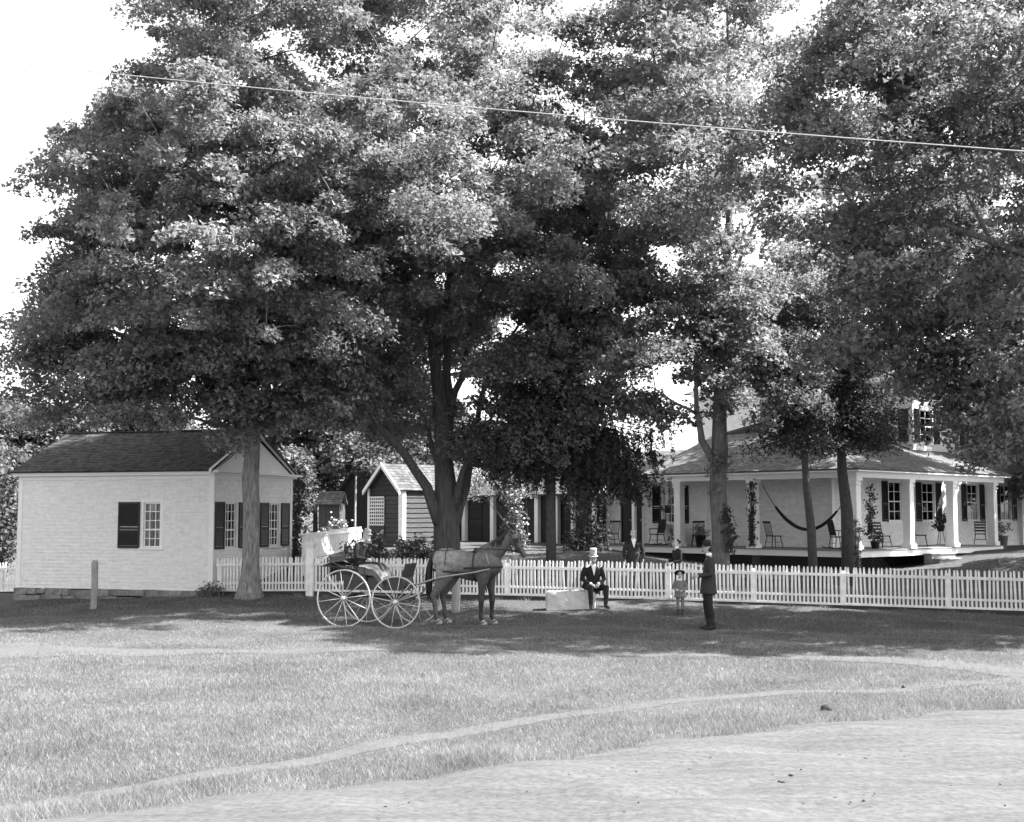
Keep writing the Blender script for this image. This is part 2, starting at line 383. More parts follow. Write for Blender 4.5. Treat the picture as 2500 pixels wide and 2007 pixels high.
def blades(n, y0, y1, hfun, pw, wid):
    u = rng.random(n); Y = (y0**(1-pw)+u*(y1**(1-pw)-y0**(1-pw)))**(1/(1-pw)) if pw != 1 else y0*(y1/y0)**u
    X = (rng.random(n)*2-1)*(.43*Y+1.2)
    q = np.stack([X, Y], 1)
    rs = road_side(q); pd = path_dist(q); jit = rng.random(n)
    keep = (rs < .05+.3*jit**2+1.3*jit**9) & (pd > .1+1.25*jit**1.6) & (np.abs(Y-fenY(X)) > .06)
    lx, ly = X+12, Y-38.5
    keep &= ~((X < -8.3) & (Y > 36.5-(X+8.5)*.3) & (Y < 45))
    X, Y, rs, pd = X[keep], Y[keep], rs[keep], pd[keep]; n = len(X)
    cl = np.sin(X*1.7+np.sin(Y*1.3)*2)*np.sin(Y*1.9+np.sin(X*.9)*2)
    h = hfun(X, Y, rs, pd)*(.55+.75*rng.random(n))*(1+.35*cl)
    an = rng.random(n)*2*np.pi; le = h*(.25+.95*rng.random(n)); wa = rng.random(n)*2*np.pi; w = wid*(.6+.8*rng.random(n))*(Y/14)**.7
    z = gz(X, Y)-.005; V = np.empty((n, 3, 3))
    for s, sg in ((0, -1), (1, 1)):
        V[:, s, 0] = X+np.cos(wa)*w*sg; V[:, s, 1] = Y+np.sin(wa)*w*sg; V[:, s, 2] = z
    V[:, 2, 0] = X+np.cos(an)*le; V[:, 2, 1] = Y+np.sin(an)*le; V[:, 2, 2] = z+h
    return V
def hf(X, Y, rs, pd):
    h = .036+.016*sstep(27, 18, Y)+.02*sstep(-1.5, -.1, rs)*sstep(24, 16, Y)-.025*sstep(3, 1, pd)*sstep(22, 16, Y)
    h = np.where((np.abs(Y-fenY(X)+.25) < .25) & (X > -8.5), np.where(np.sin(X*5.1)*np.sin(X*1.7) > .45, .1, .035), h)
    return h
B1 = blades(640000, 9.2, 36, hf, 1.15, .003)
B2 = blades(40000, 34, 46, hf, 1, .006)
Vg = np.concatenate([B1, B2]).reshape(-1, 3)
gm = arr_mesh('grass', Vg, np.arange(len(Vg)).reshape(-1, 3), GRASSM)
tag(link('grass', gm, kind='stuff'), 'short meadow grass over the verge and yard', 'grass')
# seed stalks standing above the field
B3 = blades(1500, 13, 27, lambda X, Y, rs, pd: .2+0*X, 1, .0026).reshape(-1, 3)
tag(link('seed_grass', arr_mesh('seed_grass', B3, np.arange(len(B3)).reshape(-1, 3), M_['leafD']), kind='stuff'), 'thin seed stalks above the meadow grass', 'grass')
# litter on the road: small clods
mb = MB()
for i in range(2200):
    o = random.uniform(.5, 8.5); j = random.randrange(60, len(RB)-60); q = RB[j]+RN[j]*o
    if not (8.8 < q[1] < 22 and abs(q[0]) < q[1]*.43): continue
    r = random.choice([.005, .006, .007, .008, .01, .012, .015])*random.uniform(.7, 1.2); a = random.random()*6
    M = Matrix.Translation((q[0], q[1], gz1(*q)+.062)) @ Matrix.Rotation(a, 4, 'Z') @ Matrix.Rotation(random.uniform(-.2, .2), 4, 'X')
    mb.ell((0, 0, 0), (r*random.uniform(1, 1.9), r, r*.55), 6, 4, M)
tag(mb.build('road_litter', M_['clod'], kind='stuff'), 'small dark clods and leaf litter on the earth road', 'litter')
q = G(2018, 1735); mb = MB(); mb.ell((0, 0, .03), (.075, .06, .055), 10, 7)
tag(mb.build('clod', M_['clod'], world=False, M=Matrix.Translation(q)), 'dark round clod lying alone in the grass beside the earth road', 'clod')
q = G(2206, 1681); mb = MB(); mb.ell((0, 0, .02), (.03, .025, .03), 8, 6)
tag(mb.build('clod', M_['clod'], world=False, M=Matrix.Translation(q)), 'tiny dark clod in the grass near the far end of the wheel track', 'clod')
# ------------------------------------------------------------------ building parts
def clapboards(root, M, x0, x1, z0, z1, exp, m, holes=(), clip=None, name='clapboards', th=.016, kind='stuff'):
    """lapped boards on a wall: M maps x along wall, -y outward, z up"""
    mb = MB(); z = z0; i = 0
    while z < z1-1e-4:
        zt = min(z+exp, z1); zc = (z+zt)/2
        a, b = (x0, x1) if clip is None else clip(zc)
        segs = [(a, b)]
        for h in holes:
            if zt > h[2]+.01 and z < h[3]-.01:
                ns = []
                for s in segs:
                    if h[1] <= s[0] or h[0] >= s[1]: ns.append(s); continue
                    if h[0] > s[0]: ns.append((s[0], h[0]))
                    if h[1] < s[1]: ns.append((h[1], s[1]))
                segs = ns
        for a, b in segs:
            if b-a < .02: continue
            n = max(1, int((b-a)/3.4)); cuts = [a]+sorted(random.uniform(a+.3, b-.3) for _ in range(n-1) if b-a > .8)+[b]
            for u, v in zip(cuts[:-1], cuts[1:]):
                if v-u < .01: continue
                j = random.uniform(-.0015, .0015)
                p = [(u+.001, -th+j, z), (v-.001, -th+j, z), (v-.001, -.004, zt+.01), (u+.001, -.004, zt+.01), (u+.001, -.001, z), (v-.001, -.001, z)]
                mb.add([M @ Vector(q) for q in p], [(0, 1, 2, 3), (4, 5, 1, 0)])
        z = zt; i += 1
    return mb.build(name, m, root, kind=kind)
def shingles(root, M, x0, x1, ln, exp, sw, m, clip=None, name='shingles', th=.02):
    """M: x along the eave, y up the slope, z out of the roof"""
    mb = MB(); y = 0; i = 0
    while y < ln-1e-3:
        a, b = (x0, x1) if clip is None else clip(y+exp*.5)
        x = a
        while x < b-.005:
            w = min(sw*random.uniform(.6, 1.45), b-x); e = y-random.uniform(0, exp*.14); l = random.uniform(0, .007)
            yt = min(y+exp*1.5, ln)
            p = [(x+.003, e, th+l), (x+w-.003, e, th+l), (x+w-.003, yt, .004), (x+.003, yt, .004), (x+.003, e, -.005), (x+w-.003, e, -.005)]
            mb.add([M @ Vector(q) for q in p], [(0, 1, 2, 3), (4, 5, 1, 0)]); x += w
        y += exp; i += 1
    return mb.build(name, m, root, kind='stuff')
def window(root, M, w, h, cols, rows, meet=None, curtain=0, shut=(0, 0), shw=None, deep=.1, trim=.09, mframe='white', shutbar=True):
    """M at the sill middle. frame part with panes (sub-parts), curtain and a dark sheet as painted room shade behind; shutters are parts"""
    fr = MB()
    for s in (-1, 1): fr.bb(s*(w/2+trim/2)-trim/2, s*(w/2+trim/2)+trim/2, -.035, deep, -.002, h+.002)
    fr.bb(-w/2-trim, w/2+trim, -.038, deep-.002, h, h+trim); fr.bb(-w/2-trim-.03, w/2+trim+.03, -.07, deep-.001, -.06, 0)
    mw = .022; pw, ph = w/cols, h/rows
    for i in range(1, cols): fr.bb(-w/2+i*pw-mw/2, -w/2+i*pw+mw/2, .012, .05, 0, h)
    for j in range(1, rows):
        t = .045 if j == meet else mw
        fr.bb(-w/2, w/2, .008 if j == meet else .014, .052, j*ph-t/2, j*ph+t/2)
    for s in (-1, 1): fr.bb(s*w/2-(.04 if s > 0 else 0), s*w/2+(.04 if s < 0 else 0), .01, .05, 0, h)
    fr.bb(-w/2, w/2, .011, .049, 0, .045); fr.bb(-w/2, w/2, .011, .049, h-.04, h)
    win = fr.build('window', M_[mframe], root, world=False, M=M)
    pm = MB(); pm.bb(-pw/2+.004, pw/2-.004, -.0015, .0015, -ph/2+.004, ph/2-.004); pme = pm.mesh('pane', GLASS)
    for i in range(cols):
        for j in range(rows):
            T = M @ Matrix.Translation((-w/2+(i+.5)*pw, .03, (j+.5)*ph)) @ Matrix.Rotation(random.uniform(-.02, .02), 4, 'X') @ Matrix.Rotation(random.uniform(-.02, .02), 4, 'Z')
            link('pane', pme, win, T)
    bk = MB(); bk.bb(-w/2, w/2, deep+.25, deep+.27, 0, h); bk.build('painted_room_shade', M_['dark'], win, world=False, M=M)  # near-black sheet paints the unlit room behind the panes
    if curtain:
        c = MB(); n = 22
        for sgn, wd in ((-1, curtain), (1, curtain)):
            rows_ = []
            for k in range(n+1):
                x = sgn*w/2-sgn*wd*w*k/n; y = deep+.05+.018*math.sin(k*2.1)
                rows_.append((x, y))
            for k in range(n):
                a, b = rows_[k], rows_[k+1]
                c.quad((a[0], a[1], 0), (b[0], b[1], 0), (b[0], b[1], h), (a[0], a[1], h))
        c.build('curtain', M_['curtain'], win, world=False, M=M)
    for s, on in ((-1, shut[0]), (1, shut[1])):
        if not on: continue
        sw_ = shw or w*.55; sh = MB(); x0 = s*(w/2+trim+.02); x1 = x0+s*sw_; a, b = min(x0, x1), max(x0, x1)
        for q in (a, b-.045): sh.bb(q, q+.045, -.075, -.04, -.02, h+.02)
        for q in (-.02, h*.4, h-.05): sh.bb(a+.045, b-.045, -.074, -.041, q, q+.07)
        z = .06
        while z < h-.06:
            if not (h*.4-.03 < z < h*.4+.08):
                sh.add([(a+.045, -.073, z), (b-.045, -.073, z), (b-.045, -.045, z+.045), (a+.045, -.045, z+.045)], [(0, 1, 2, 3)])
            z += .04
        sh.build('shutter', M_['shutter'], root, world=False, M=M)
    return win
# ------------------------------------------------------------------ the small white office at the left
yaw = R(17)
OC = Vector((-8.6, 36.7, 0)); ux = Vector((math.cos(yaw), -math.sin(yaw), 0)); uy = Vector((math.sin(yaw), math.cos(yaw), 0))
OL, OD, Z0, ZE, ZR = 6.65, 4.9, .26, 3.70, 4.86
OX = OC-ux*OL
MO = frame(OX, ux)                                      # x along the front, y into the house
off = thing('office', 'small white clapboard office with a dark shingle roof and stone foundation', 'building', Matrix.Translation((OX.x, OX.y, Z0)) @ MO.to_3x3().to_4x4())
mo = lambda x, y, z: MO @ Vector((x, y, z))
wb = MB()
wb.bb(0, OL, .0, .12, Z0, ZE, MO); wb.bb(0, .12, .12, OD, Z0, ZE, MO); wb.bb(0, OL, OD-.12, OD, Z0, ZE, MO)
wb.bb(OL-.12, OL, .12, OD-.12, Z0, ZE, MO)
# holes are cut by building walls as panels round the openings instead
wb = MB()
def wallpanels(mb, M, x0, x1, z0, z1, holes, y0=.0, y1=.12):
    xs_ = sorted({x0, x1, *[h[0] for h in holes], *[h[1] for h in holes]})
    for a, b in zip(xs_[:-1], xs_[1:]):
        hs = sorted([(h[2], h[3]) for h in holes if h[0] <= a+1e-6 and h[1] >= b-1e-6]); z = z0
        for h0, h1 in hs: mb.bb(a, b, y0, y1, z, h0, M); z = h1
        mb.bb(a, b, y0, y1, z, z1, M)
FW = (4.62, 1.43)                                      # front window: middle x, sill z
def px_on(M, px, y=0):
    """x along wall M for photo column px"""
    o = M @ Vector((0, y, 0)); d = M.to_3x3() @ Vector((1, 0, 0)); k = (px-1250)/F
    return (k*o.y-o.x)/(d.x-k*d.y)
fx0, fx1 = px_on(MO, 354), px_on(MO, 395); fw = fx1-fx0; fxm = (fx0+fx1)/2
zp = lambda M, x, py: P(1250, py, (M @ Vector((x, 0, 0))).y).z
fz0, fz1 = zp(MO, fxm, 1337), zp(MO, fxm, 1227); fh = fz1-fz0
holesF = [(fx0, fx1, fz0, fz1)]
wallpanels(wb, MO, 0, OL, Z0, ZE, holesF)
MG = frame(OC, uy)                                       # gable: x runs away from the street
gw = []
for a, b in ((555, 577), (665, 678)):
    x0, x1 = px_on(MG, a), px_on(MG, b); gw.append(((x0+x1)/2))
gww, gz0_, gh = .62, fz0-.02, fh+.02
holesG = [(c-gww/2, c+gww/2, gz0_, gz0_+gh) for c in gw]
wallpanels(wb, MG, .12, OD, Z0, ZE, holesG)
wb.bb(0, .12, .12, OD, Z0, ZE, MO); wb.bb(.12, OL-.12, OD-.12, OD, Z0, ZE, MO)
tri = [(OL-.002, 0, ZE), (OL-.002, OD, ZE), (OL-.002, OD/2, ZR-.05)]
wb.add([mo(*p) for p in tri]+[mo(p[0]-.1, p[1], p[2]) for p in tri], [(0, 1, 2), (5, 4, 3), (0, 3, 4, 1), (1, 4, 5, 2), (2, 5, 3, 0)])
wb.add([mo(.002+(.1 if k > 2 else 0), p[1], p[2]) for k, p in enumerate(tri+tri)], [(2, 1, 0), (3, 4, 5)])
wb.build('wall', M_['white'], off)
clapboards(off, MO, .1, OL-.1, Z0, ZE-.24, .105, M_['wclap'], [(h[0]-.09, h[1]+.09, h[2]-.06, h[3]+.09) for h in holesF])
clapboards(off, MG, .1, OD-.1, Z0, ZE-.2, .105, M_['wclap'], [(h[0]-.09, h[1]+.09, h[2]-.06, h[3]+.09) for h in holesG])
tb = MB()                                              # corner boards, frieze, cornice, pediment
for M, xx in ((MO, ((0, .11), (OL-.11, OL))), (MG, ((0, .11), (OD-.11, OD)))):
    for a, b in xx: tb.bb(a-.02, b+.02, -.024, .0, Z0, ZE, M)
tb.bb(-.02, OL+.02, -.03, .0, ZE-.22, ZE, MO); tb.bb(-.12, OL+.26, -.24, -.03, ZE-.04, ZE+.03, MO); tb.bb(-.1, OL+.1, -.18, -.03, ZE-.1, ZE-.04, MO)
tb.bb(-.02, OD+.02, -.03, .0, ZE-.2, ZE, MG); tb.bb(-.2, OD+.3, -.25, -.03, ZE-.035, ZE+.035, MG); tb.bb(-.03, OD+.1, -.13, -.03, ZE-.1, ZE-.04, MG)
tb.build('trim', M_['white'], off)
rk = MB(); sl_ = math.atan2(ZR-ZE, OD/2); rl = (OD/2+.3)/math.cos(sl_)
for s in (0, 1):                                          # raking cornice of the pediment
    y0 = -.3 if s == 0 else OD+.3; sg = 1 if s == 0 else -1
    for (t0, t1, o0, o1) in ((.01, .08, -.085, .0), (-.06, .01, -.05, .0)):
        a = [(OL+.0-o, y0, ZE-.02+t) for o in (o0, o1) for t in (t0, t1)]; b = [(OL-o, OD/2+.001*sg, ZR+.13+t) for o in (o0, o1) for t in (t0, t1)]
        rk.add([mo(*p) for p in a+b], [(0, 1, 3, 2), (4, 6, 7, 5), (0, 4, 5, 1), (2, 3, 7, 6), (0, 2, 6, 4), (1, 5, 7, 3)])
rk.build('raking_cornice', M_['white'], off)
cb = MB()
def gclip(z):
    f = (z-ZE)/(ZR-.1-ZE); return (OD/2*f+.12, OD-OD/2*f-.12)
clapboards(off, MG, 0, OD, ZE+.04, ZR-.25, .13, M_['white'], clip=gclip, name='pediment_boards')
zs = ZE+.03; MR = Matrix.Translation(mo(0, -.28, zs)) @ MO.to_3x3().to_4x4() @ Matrix.Rotation(math.atan2(ZR+.2-zs, OD/2+.28), 4, 'X')
rl = math.hypot(ZR+.2-zs, OD/2+.28)
rb = MB(); rb.bb(-.11, OL+.1, 0, rl, -.05, -.003, MR)
MR2 = Matrix.Translation(mo(OL, OD+.28, zs)) @ MO.to_3x3().to_4x4() @ Matrix.Rotation(math.pi, 4, 'Z') @ Matrix.Rotation(math.atan2(ZR+.2-zs, OD/2+.28), 4, 'X')
rb.bb(-.1, OL+.11, 0, rl-.002, -.05, .01, MR2)
rf = rb.build('roof', M_['shingle'], off)
shingles(rf, MR, -.12, OL+.11, rl, .125, .13, M_['shingle'])
rb = MB(); rb.bb(-.12, OL+.11, OD/2-.1, OD/2+.1, ZR+.2, ZR+.235, MO); rb.build('ridge_board', M_['shingle'], rf)
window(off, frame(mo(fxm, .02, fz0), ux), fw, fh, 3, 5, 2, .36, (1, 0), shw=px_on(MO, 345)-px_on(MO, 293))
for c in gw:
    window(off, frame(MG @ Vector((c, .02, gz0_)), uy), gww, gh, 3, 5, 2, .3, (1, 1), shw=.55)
# stones of the foundation
for M, ln, n0 in ((MO, OL, 0), (MG, OD, 1)):
    z = -.36
    for row, hgt in enumerate((.22, .2, .19)):
        x = -.05 if row % 2 else -.1
        while x < ln:
            w = min(random.choice([.22, .3, .42, .6, .85])*random.uniform(.8, 1.2), ln+.05-x)
            if w < .1: break
            mb = MB(); hh = hgt-.012; c = Vector((x+w/2, .09+random.uniform(-.02, .02), z+hgt/2))
            mb.box((0, 0, 0), (w-.012, .3, hh+random.uniform(-.03, .02))); vs = []
            for v in mb.v: vs.append((v[0]+random.uniform(-.04, .04), v[1]+random.uniform(-.035, .035), v[2]+random.uniform(-.03, .03)))
            mb.v = vs
            mb.build('stone', M_['stone'], off, world=False, M=M @ Matrix.Translation(c)); x += w
        z += hgt
# ------------------------------------------------------------------ the main house
HC = Vector((11.8, 43.8, 0)); ha = Vector((-math.cos(R(46)), math.sin(R(46)), 0)); hb = Vector((math.sin(R(46)), math.cos(R(46)), 0))
ZF, ZB = 1.23, 3.73
hp = lambda a, b, z=0: HC+ha*a+hb*b+Vector((0, 0, z))
MHB = Matrix((-ha, hb, Vector((0, 0, 1)))).transposed().to_4x4(); MHB.translation = HC    # x = -a, y = b
house = thing('house', 'white farmhouse with a wraparound columned porch and hipped shingle roof', 'house', Matrix.Translation((0, 0, ZF-.3)) @ MHB)
def hbox(mb, a0, a1, b0, b1, z0, z1): mb.bb(-a1, -a0, b0, b1, z0, z1, MHB)
PD = 2.4
wA = frame(hp(13.6, PD), -ha); wB = frame(hp(PD, PD), hb)
Aof = lambda a: 13.6-a
hwz0, hwz1 = 2.12, 3.62
holesA = [(Aof(10.42), Aof(9.62), hwz0, hwz1), (Aof(12.75), Aof(11.55), ZF+.02, 3.45)]
bw = [(7.0, 1.0), (9.65, 1.0), (13.55, 1.0), (16.7, 1.0)]
holesB = [(c-PD-w/2, c-PD+w/2, 2.2, 3.75) for c, w in bw]
MBL = 6.1                                                  # where the two storey block begins along wall B
wA2 = frame(hp(13.3, PD+MBL), -ha)
ZE2 = 7.9
upA = [(13.3-4.0, 13.3-3.1, 5.45, 6.75), (13.3-8.2, 13.3-7.3, 5.45, 6.75)]
upB = [(9.65-PD-.5, 9.65-PD+.5, 5.4, 6.75), (13.55-PD-.5, 13.55-PD+.5, 5.4, 6.75)]
mb = MB(); wallpanels(mb, wA, 0, 13.6-PD-.14, ZF-.1, 4.9, holesA, 0, .14)
wallpanels(mb, wB, 0, MBL, ZF-.1, 4.9, [h for h in holesB if h[1] < MBL], 0, .14)
wallpanels(mb, wB, MBL, 16.2, ZF-.5, ZE2, [h for h in holesB if h[0] > MBL]+upB, 0, .14)
wallpanels(mb, wA2, 0, 10.9-.15, 4.2, ZE2, upA, 0, .14)
mb.bb(-2.3, -2.15, 0, 12, ZF-.3, 4.4, MHB @ Matrix.Translation((-11.3, PD, 0)))
mb.build('wall', M_['white'], house)
hm = lambda hs, t=.09: [(h[0]-t, h[1]+t, h[2]-.06, h[3]+t) for h in hs]
clapboards(house, wA, .05, 13.6-PD-.1, ZF, 4.3, .12, M_['wclap'], hm(holesA))
clapboards(house, wB, .1, 16.2-.5, ZF-.3, 4.25, .12, M_['wclap'], hm(holesB))
clapboards(house, wB, MBL+.16, 16.2-.5, 4.9, ZE2-.3, .12, M_['wclap'], hm(upB))
clapboards(house, wA2, .1, 10.9-.16, 4.6, ZE2-.3, .12, M_['wclap'], hm(upA))
for nm, bx in (('corner_board', (13.6-PD-.16, 13.6-PD+.024, -.03, 0, ZF, 4.4, wA)), ('corner_board', (-.02, .14, -.03, 0, ZF, 4.4, wB)), ('corner_board', (13.6-8.25, 13.6-8.12, -.03, 0, ZF, 4.3, wA)),
               ('corner_board', (10.9-.16, 10.93, -.03, 0, 4.6, ZE2, wA2)), ('corner_board', (MBL-.03, MBL+.16, -.03, 0, 4.9, ZE2, wB)), ('cornice', (MBL, 16.6, -.45, .0, ZE2, ZE2+.18, wB)),
               ('cornice', (0, 11.35, -.45, .0, ZE2, ZE2+.179, wA2)), ('frieze', (MBL+.17, 15.7, -.03, 0, ZE2-.3, ZE2, wB))):
    MB().bb(*bx).build(nm, M_['white'], house)
mb = MB(); mb.bb(15.62, 16.3, -.16, .3, ZF-.45, ZE2-.02, wB); mb.bb(15.55, 16.37, -.2, .28, ZF-.45, ZF-.2, wB); mb.build('pilaster', M_['white'], house)
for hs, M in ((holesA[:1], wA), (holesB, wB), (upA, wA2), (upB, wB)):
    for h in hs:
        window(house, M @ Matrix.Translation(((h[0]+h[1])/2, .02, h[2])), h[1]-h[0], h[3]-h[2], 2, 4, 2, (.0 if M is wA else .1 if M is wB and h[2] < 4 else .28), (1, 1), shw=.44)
# double door, one leaf ajar
h = holesA[1]; mb = MB()
mb.bb(h[0]-.1, h[0], -.03, .12, ZF, 3.55, wA); mb.bb(h[1], h[1]+.1, -.03, .12, ZF, 3.55, wA); mb.bb(h[0], h[1], -.03, .12, 3.45, 3.56, wA); mb.bb(h[0], h[1], .4, .42, ZF, 3.45, wA)
mb.build('door_frame', M_['white'], house)
for x0, x1 in ((h[0], (h[0]+h[1])/2), ((h[0]+h[1])/2, h[1])):
    mb = MB(); mb.bb(x0+.01, x1-.01, .05, .09, ZF+.03, 3.44, wA)
    for q0, q1 in ((ZF+.2, ZF+.9), (ZF+1.1, ZF+2.05)): mb.bb(x0+.1, x1-.1, .042, .05, q0, q1, wA)
    d = mb.build('door', M_['shutter'], house)
    MB().ell((x1-.09, .02, ZF+1.0), (.03, .03, .03), 8, 6, wA).build('door_knob', M_['white'], d)
# porch floor boards, skirt, lattice, steps
PE = 11.0
nb = 0
for side in (0, 1):
    lo, hi = (.0, 13.4) if side == 0 else (0.0, PE)
    w = .24; o = -.12; bm_ = MB()
    while o < PD-.02:
        o1 = min(o+w, PD-.01); mb = MB()
        if side == 0: hbox(mb, max(o1-.005, -.12), 13.4, o, o1-.008, ZF-.04, ZF)
        else: hbox(mb, o, o1-.008, max(o-.0, -.12), PE, ZF-.04, ZF+.0)
        mb.build('floorboard', M_['deck'], house); o += w
mb = MB(); hbox(mb, -.09, 13.3, -.09, -.05, ZF-.25, ZF-.045); hbox(mb, -.09, -.05, -.046, PE, ZF-.25, ZF-.045); mb.build('porch_skirt', M_['white'], house)
mb = MB(); hbox(mb, .1, 13.2, 1.2, 1.25, .3, ZF-.06); hbox(mb, 1.2, 1.25, 1.26, PE, .3, ZF-.06); mb.build('painted_porch_shade', M_['dark'], house)  # upright dark sheets painted as the shade beneath the floor
mb = MB(); ln = 13.2; x = -1.
while x < ln:
    for sg in (1, -1):
        a, b = x, x+sg*.75
        mb.add([hp(t+dx, -.02+.012*(sg > 0), zz) for t, zz in ((a, ZF-.26), (b, ZF-1.0)) for dx in (0, .045)], [(0, 1, 3, 2)])
    x += .12
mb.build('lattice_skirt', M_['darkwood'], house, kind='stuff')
for a in (0.05, 4.2, 7.66, 12.1):
    mb = MB(); hbox(mb, a-.12, a+.12, .02, .2, .2, ZF-.05); mb.build('porch_pier', M_['greywood'], house)
st = 5.4
for i in range(2):
    mb = MB(); hbox(mb, -.42-.3*i, -.1-.3*i if i == 0 else -.42, st-.9, st+.9, .35, ZF-.24-.18*i); hbox(mb, -.46-.3*i, -.095-.3*i if i == 0 else -.40, st-.95, st+.95, ZF-.238-.18*i, ZF-.2-.18*i)
    mb.build('step', M_['deck'], house)
# columns
for a, b in [(.0, .0), (4.2, 0), (7.66, 0), (0, 3.64), (0, 6.93), (0, 10.3)]:
    mb = MB(); r = .148
    hbox(mb, a-r, a+r, b-r, b+r, ZF, ZB-.02); hbox(mb, a-r-.05, a+r+.05, b-r-.05, b+r+.05, ZF, ZF+.16); hbox(mb, a-r-.04, a+r+.04, b-r-.04, b+r+.04, ZB-.24, ZB-.2); hbox(mb, a-r-.05, a+r+.05, b-r-.05, b+r+.05, ZB-.12, ZB-.0)
    mb.build('column', M_['white'], house)
for a, b, z0 in [(9.95, 0, ZF), (12.1, 0, ZF), (13.3, .0, ZF)]:
    mb = MB(); hbox(mb, a-.07, a+.07, b-.07, b+.07, z0, ZB+.02); mb.build('porch_post', M_['white'], house)
mb = MB()
hbox(mb, -.2, 9.0, -.2, .2, ZB, ZB+.2); hbox(mb, -.2, .2, .2, PE, ZB, ZB+.2); hbox(mb, -.4, 9.1, -.4, .25, ZB+.2, ZB+.3); hbox(mb, -.4, .25, .25, PE+.2, ZB+.2, ZB+.3)
hbox(mb, 9.0, 13.5, -.1, .1, ZB+.0, ZB+.16)
mb.build('porch_beam', M_['white'], house)
mb = MB(); hbox(mb, .2, 9.0, .2, PD, ZB+.21, ZB+.25); hbox(mb, .2, PD, PD, PE, ZB+.21, ZB+.25); hbox(mb, 9.0, 13.4, .1, PD, ZB+.1, ZB+.14); mb.build('porch_ceiling', M_['deck'], house)
# roofs
RS = .37; ZR0 = ZB+.3
def hroof(corners, name='roof', m='shinglel'):
    """corners: list of (a,b,z) of a planar roof, first two = eave from left to right seen from outside"""
    pts = [hp(*c) for c in corners]; x = (pts[1]-pts[0]).normalized(); n = (pts[1]-pts[0]).cross(pts[2]-pts[1]).normalized()
    if n.z < 0: n = -n
    y = n.cross(x)
    M = Matrix((x, y, n)).transposed().to_4x4(); M.translation = pts[0]; Mi = M.inverted()
    q = [Mi @ p for p in pts]; mb = MB(); k = len(q)
    mb.add([M @ Vector((p.x, p.y, z)) for z in (0, -.06) for p in q], [tuple(range(k)), tuple(range(2*k-1, k-1, -1))]+[(i, (i+1) % k, k+(i+1) % k, k+i) for i in range(k)])
    r = mb.build(name, M_[m], house); ln = max(p.y for p in q)
    def clip(yy):
        xs_ = []
        for i in range(k):
            a, b = q[i], q[(i+1) % k]
            if (a.y-yy)*(b.y-yy) < 0: xs_.append(a.x+(b.x-a.x)*(yy-a.y)/(b.y-a.y))
        return (min(xs_), max(xs_)) if len(xs_) >= 2 else (0, 0)
    shingles(r, M, 0, 0, ln, .15, .17, M_[m], clip); return r
e = -.42; tp = 4.3; zt = ZR0+RS*(tp-e)
hroof([(9.2, e, ZR0), (e, e, ZR0), (tp, tp, zt), (9.2, tp, zt)])
zk = ZR0+RS*(PD-e)
hroof([(e, e, ZR0), (e, 8.5, ZR0), (tp, 8.5, zt), (tp, tp, zt)])
hroof([(e, 8.5, ZR0), (e, PE+.3, ZR0), (PD-.02, PE+.3, zk), (PD-.02, 8.5, zk)])
hroof([(tp, 8.45, zt), (9.2, 8.45, zt-.9), (9.2, tp, zt), (tp, tp, zt)][::1], 'rear_roof')
hroof([(14.2, -.3, ZB+.2), (9.2, -.3, ZB+.2), (9.2, 4.3, ZB+1.5), (14.2, 4.3, ZB+1.5)], 'side_roof')
mz = ZE2+.18
hroof([(PD-.5, 8.1, mz), (PD-.5, 18.9, mz), (7.85, 13.4, mz+2.6)], 'main_roof'); hroof([(13.8, 8.1, mz), (PD-.5, 8.1, mz), (7.85, 13.4, mz+2.6)], 'main_roof')
# ------------------------------------------------------------------ dark woodshed joined on to the left of the house
WS = frame(hp(25, 2.0), -ha)
ws = thing('woodshed', 'long dark board woodshed with pale posts, left of the white house', 'shed', frame(hp(25, 2.0, .9), -ha))
zl, zh = .95, 3.5
mb = MB(); mb.bb(0, 11.2, .02, .12, zl, zh, WS); mb.bb(-.0, .1, .12, 4, zl, zh, WS); mb.bb(.1, 11.2, 3.9, 4, zl, zh, WS); mb.build('wall', M_['darkwood'], ws)
pm_ = []
bmx = MB(); bmx.bb(-1.3, 1.3, -.02, .0, 0, .21)
segs = [(4.6, 6.4), (7.0, 8.3), (2.0, 3.9)]
for a, b in segs:
    pmsh = MB().bb(a-.0, b, -.03, .0, 0, .2).mesh('plank', M_['darkwood'])
    z = zl
    while z < zh-.1:
        link('plank', pmsh, ws, WS @ Matrix.Translation((0, random.uniform(-.008, .008), z)) @ Matrix.Rotation(random.uniform(-.006, .006), 4, 'Y')); z += .22
for px in (1137, 1206, 1314, 1362, 1452):
    x = px_on(WS, px, -.1); mb = MB(); hw = .11 if px != 1452 else .06
    mb.bb(x-hw, x+hw, -.25, -.05, zl-.4, zh, WS); mb.build('post', M_['white'], ws)
mb = MB(); mb.bb(-.3, 11.3, -.5, 2.2, 0, .08, WS @ Matrix.Translation((0, 0, zh)) @ Matrix.Rotation(.42, 4, 'X')); mb.build('roof', M_['shingle'], ws)
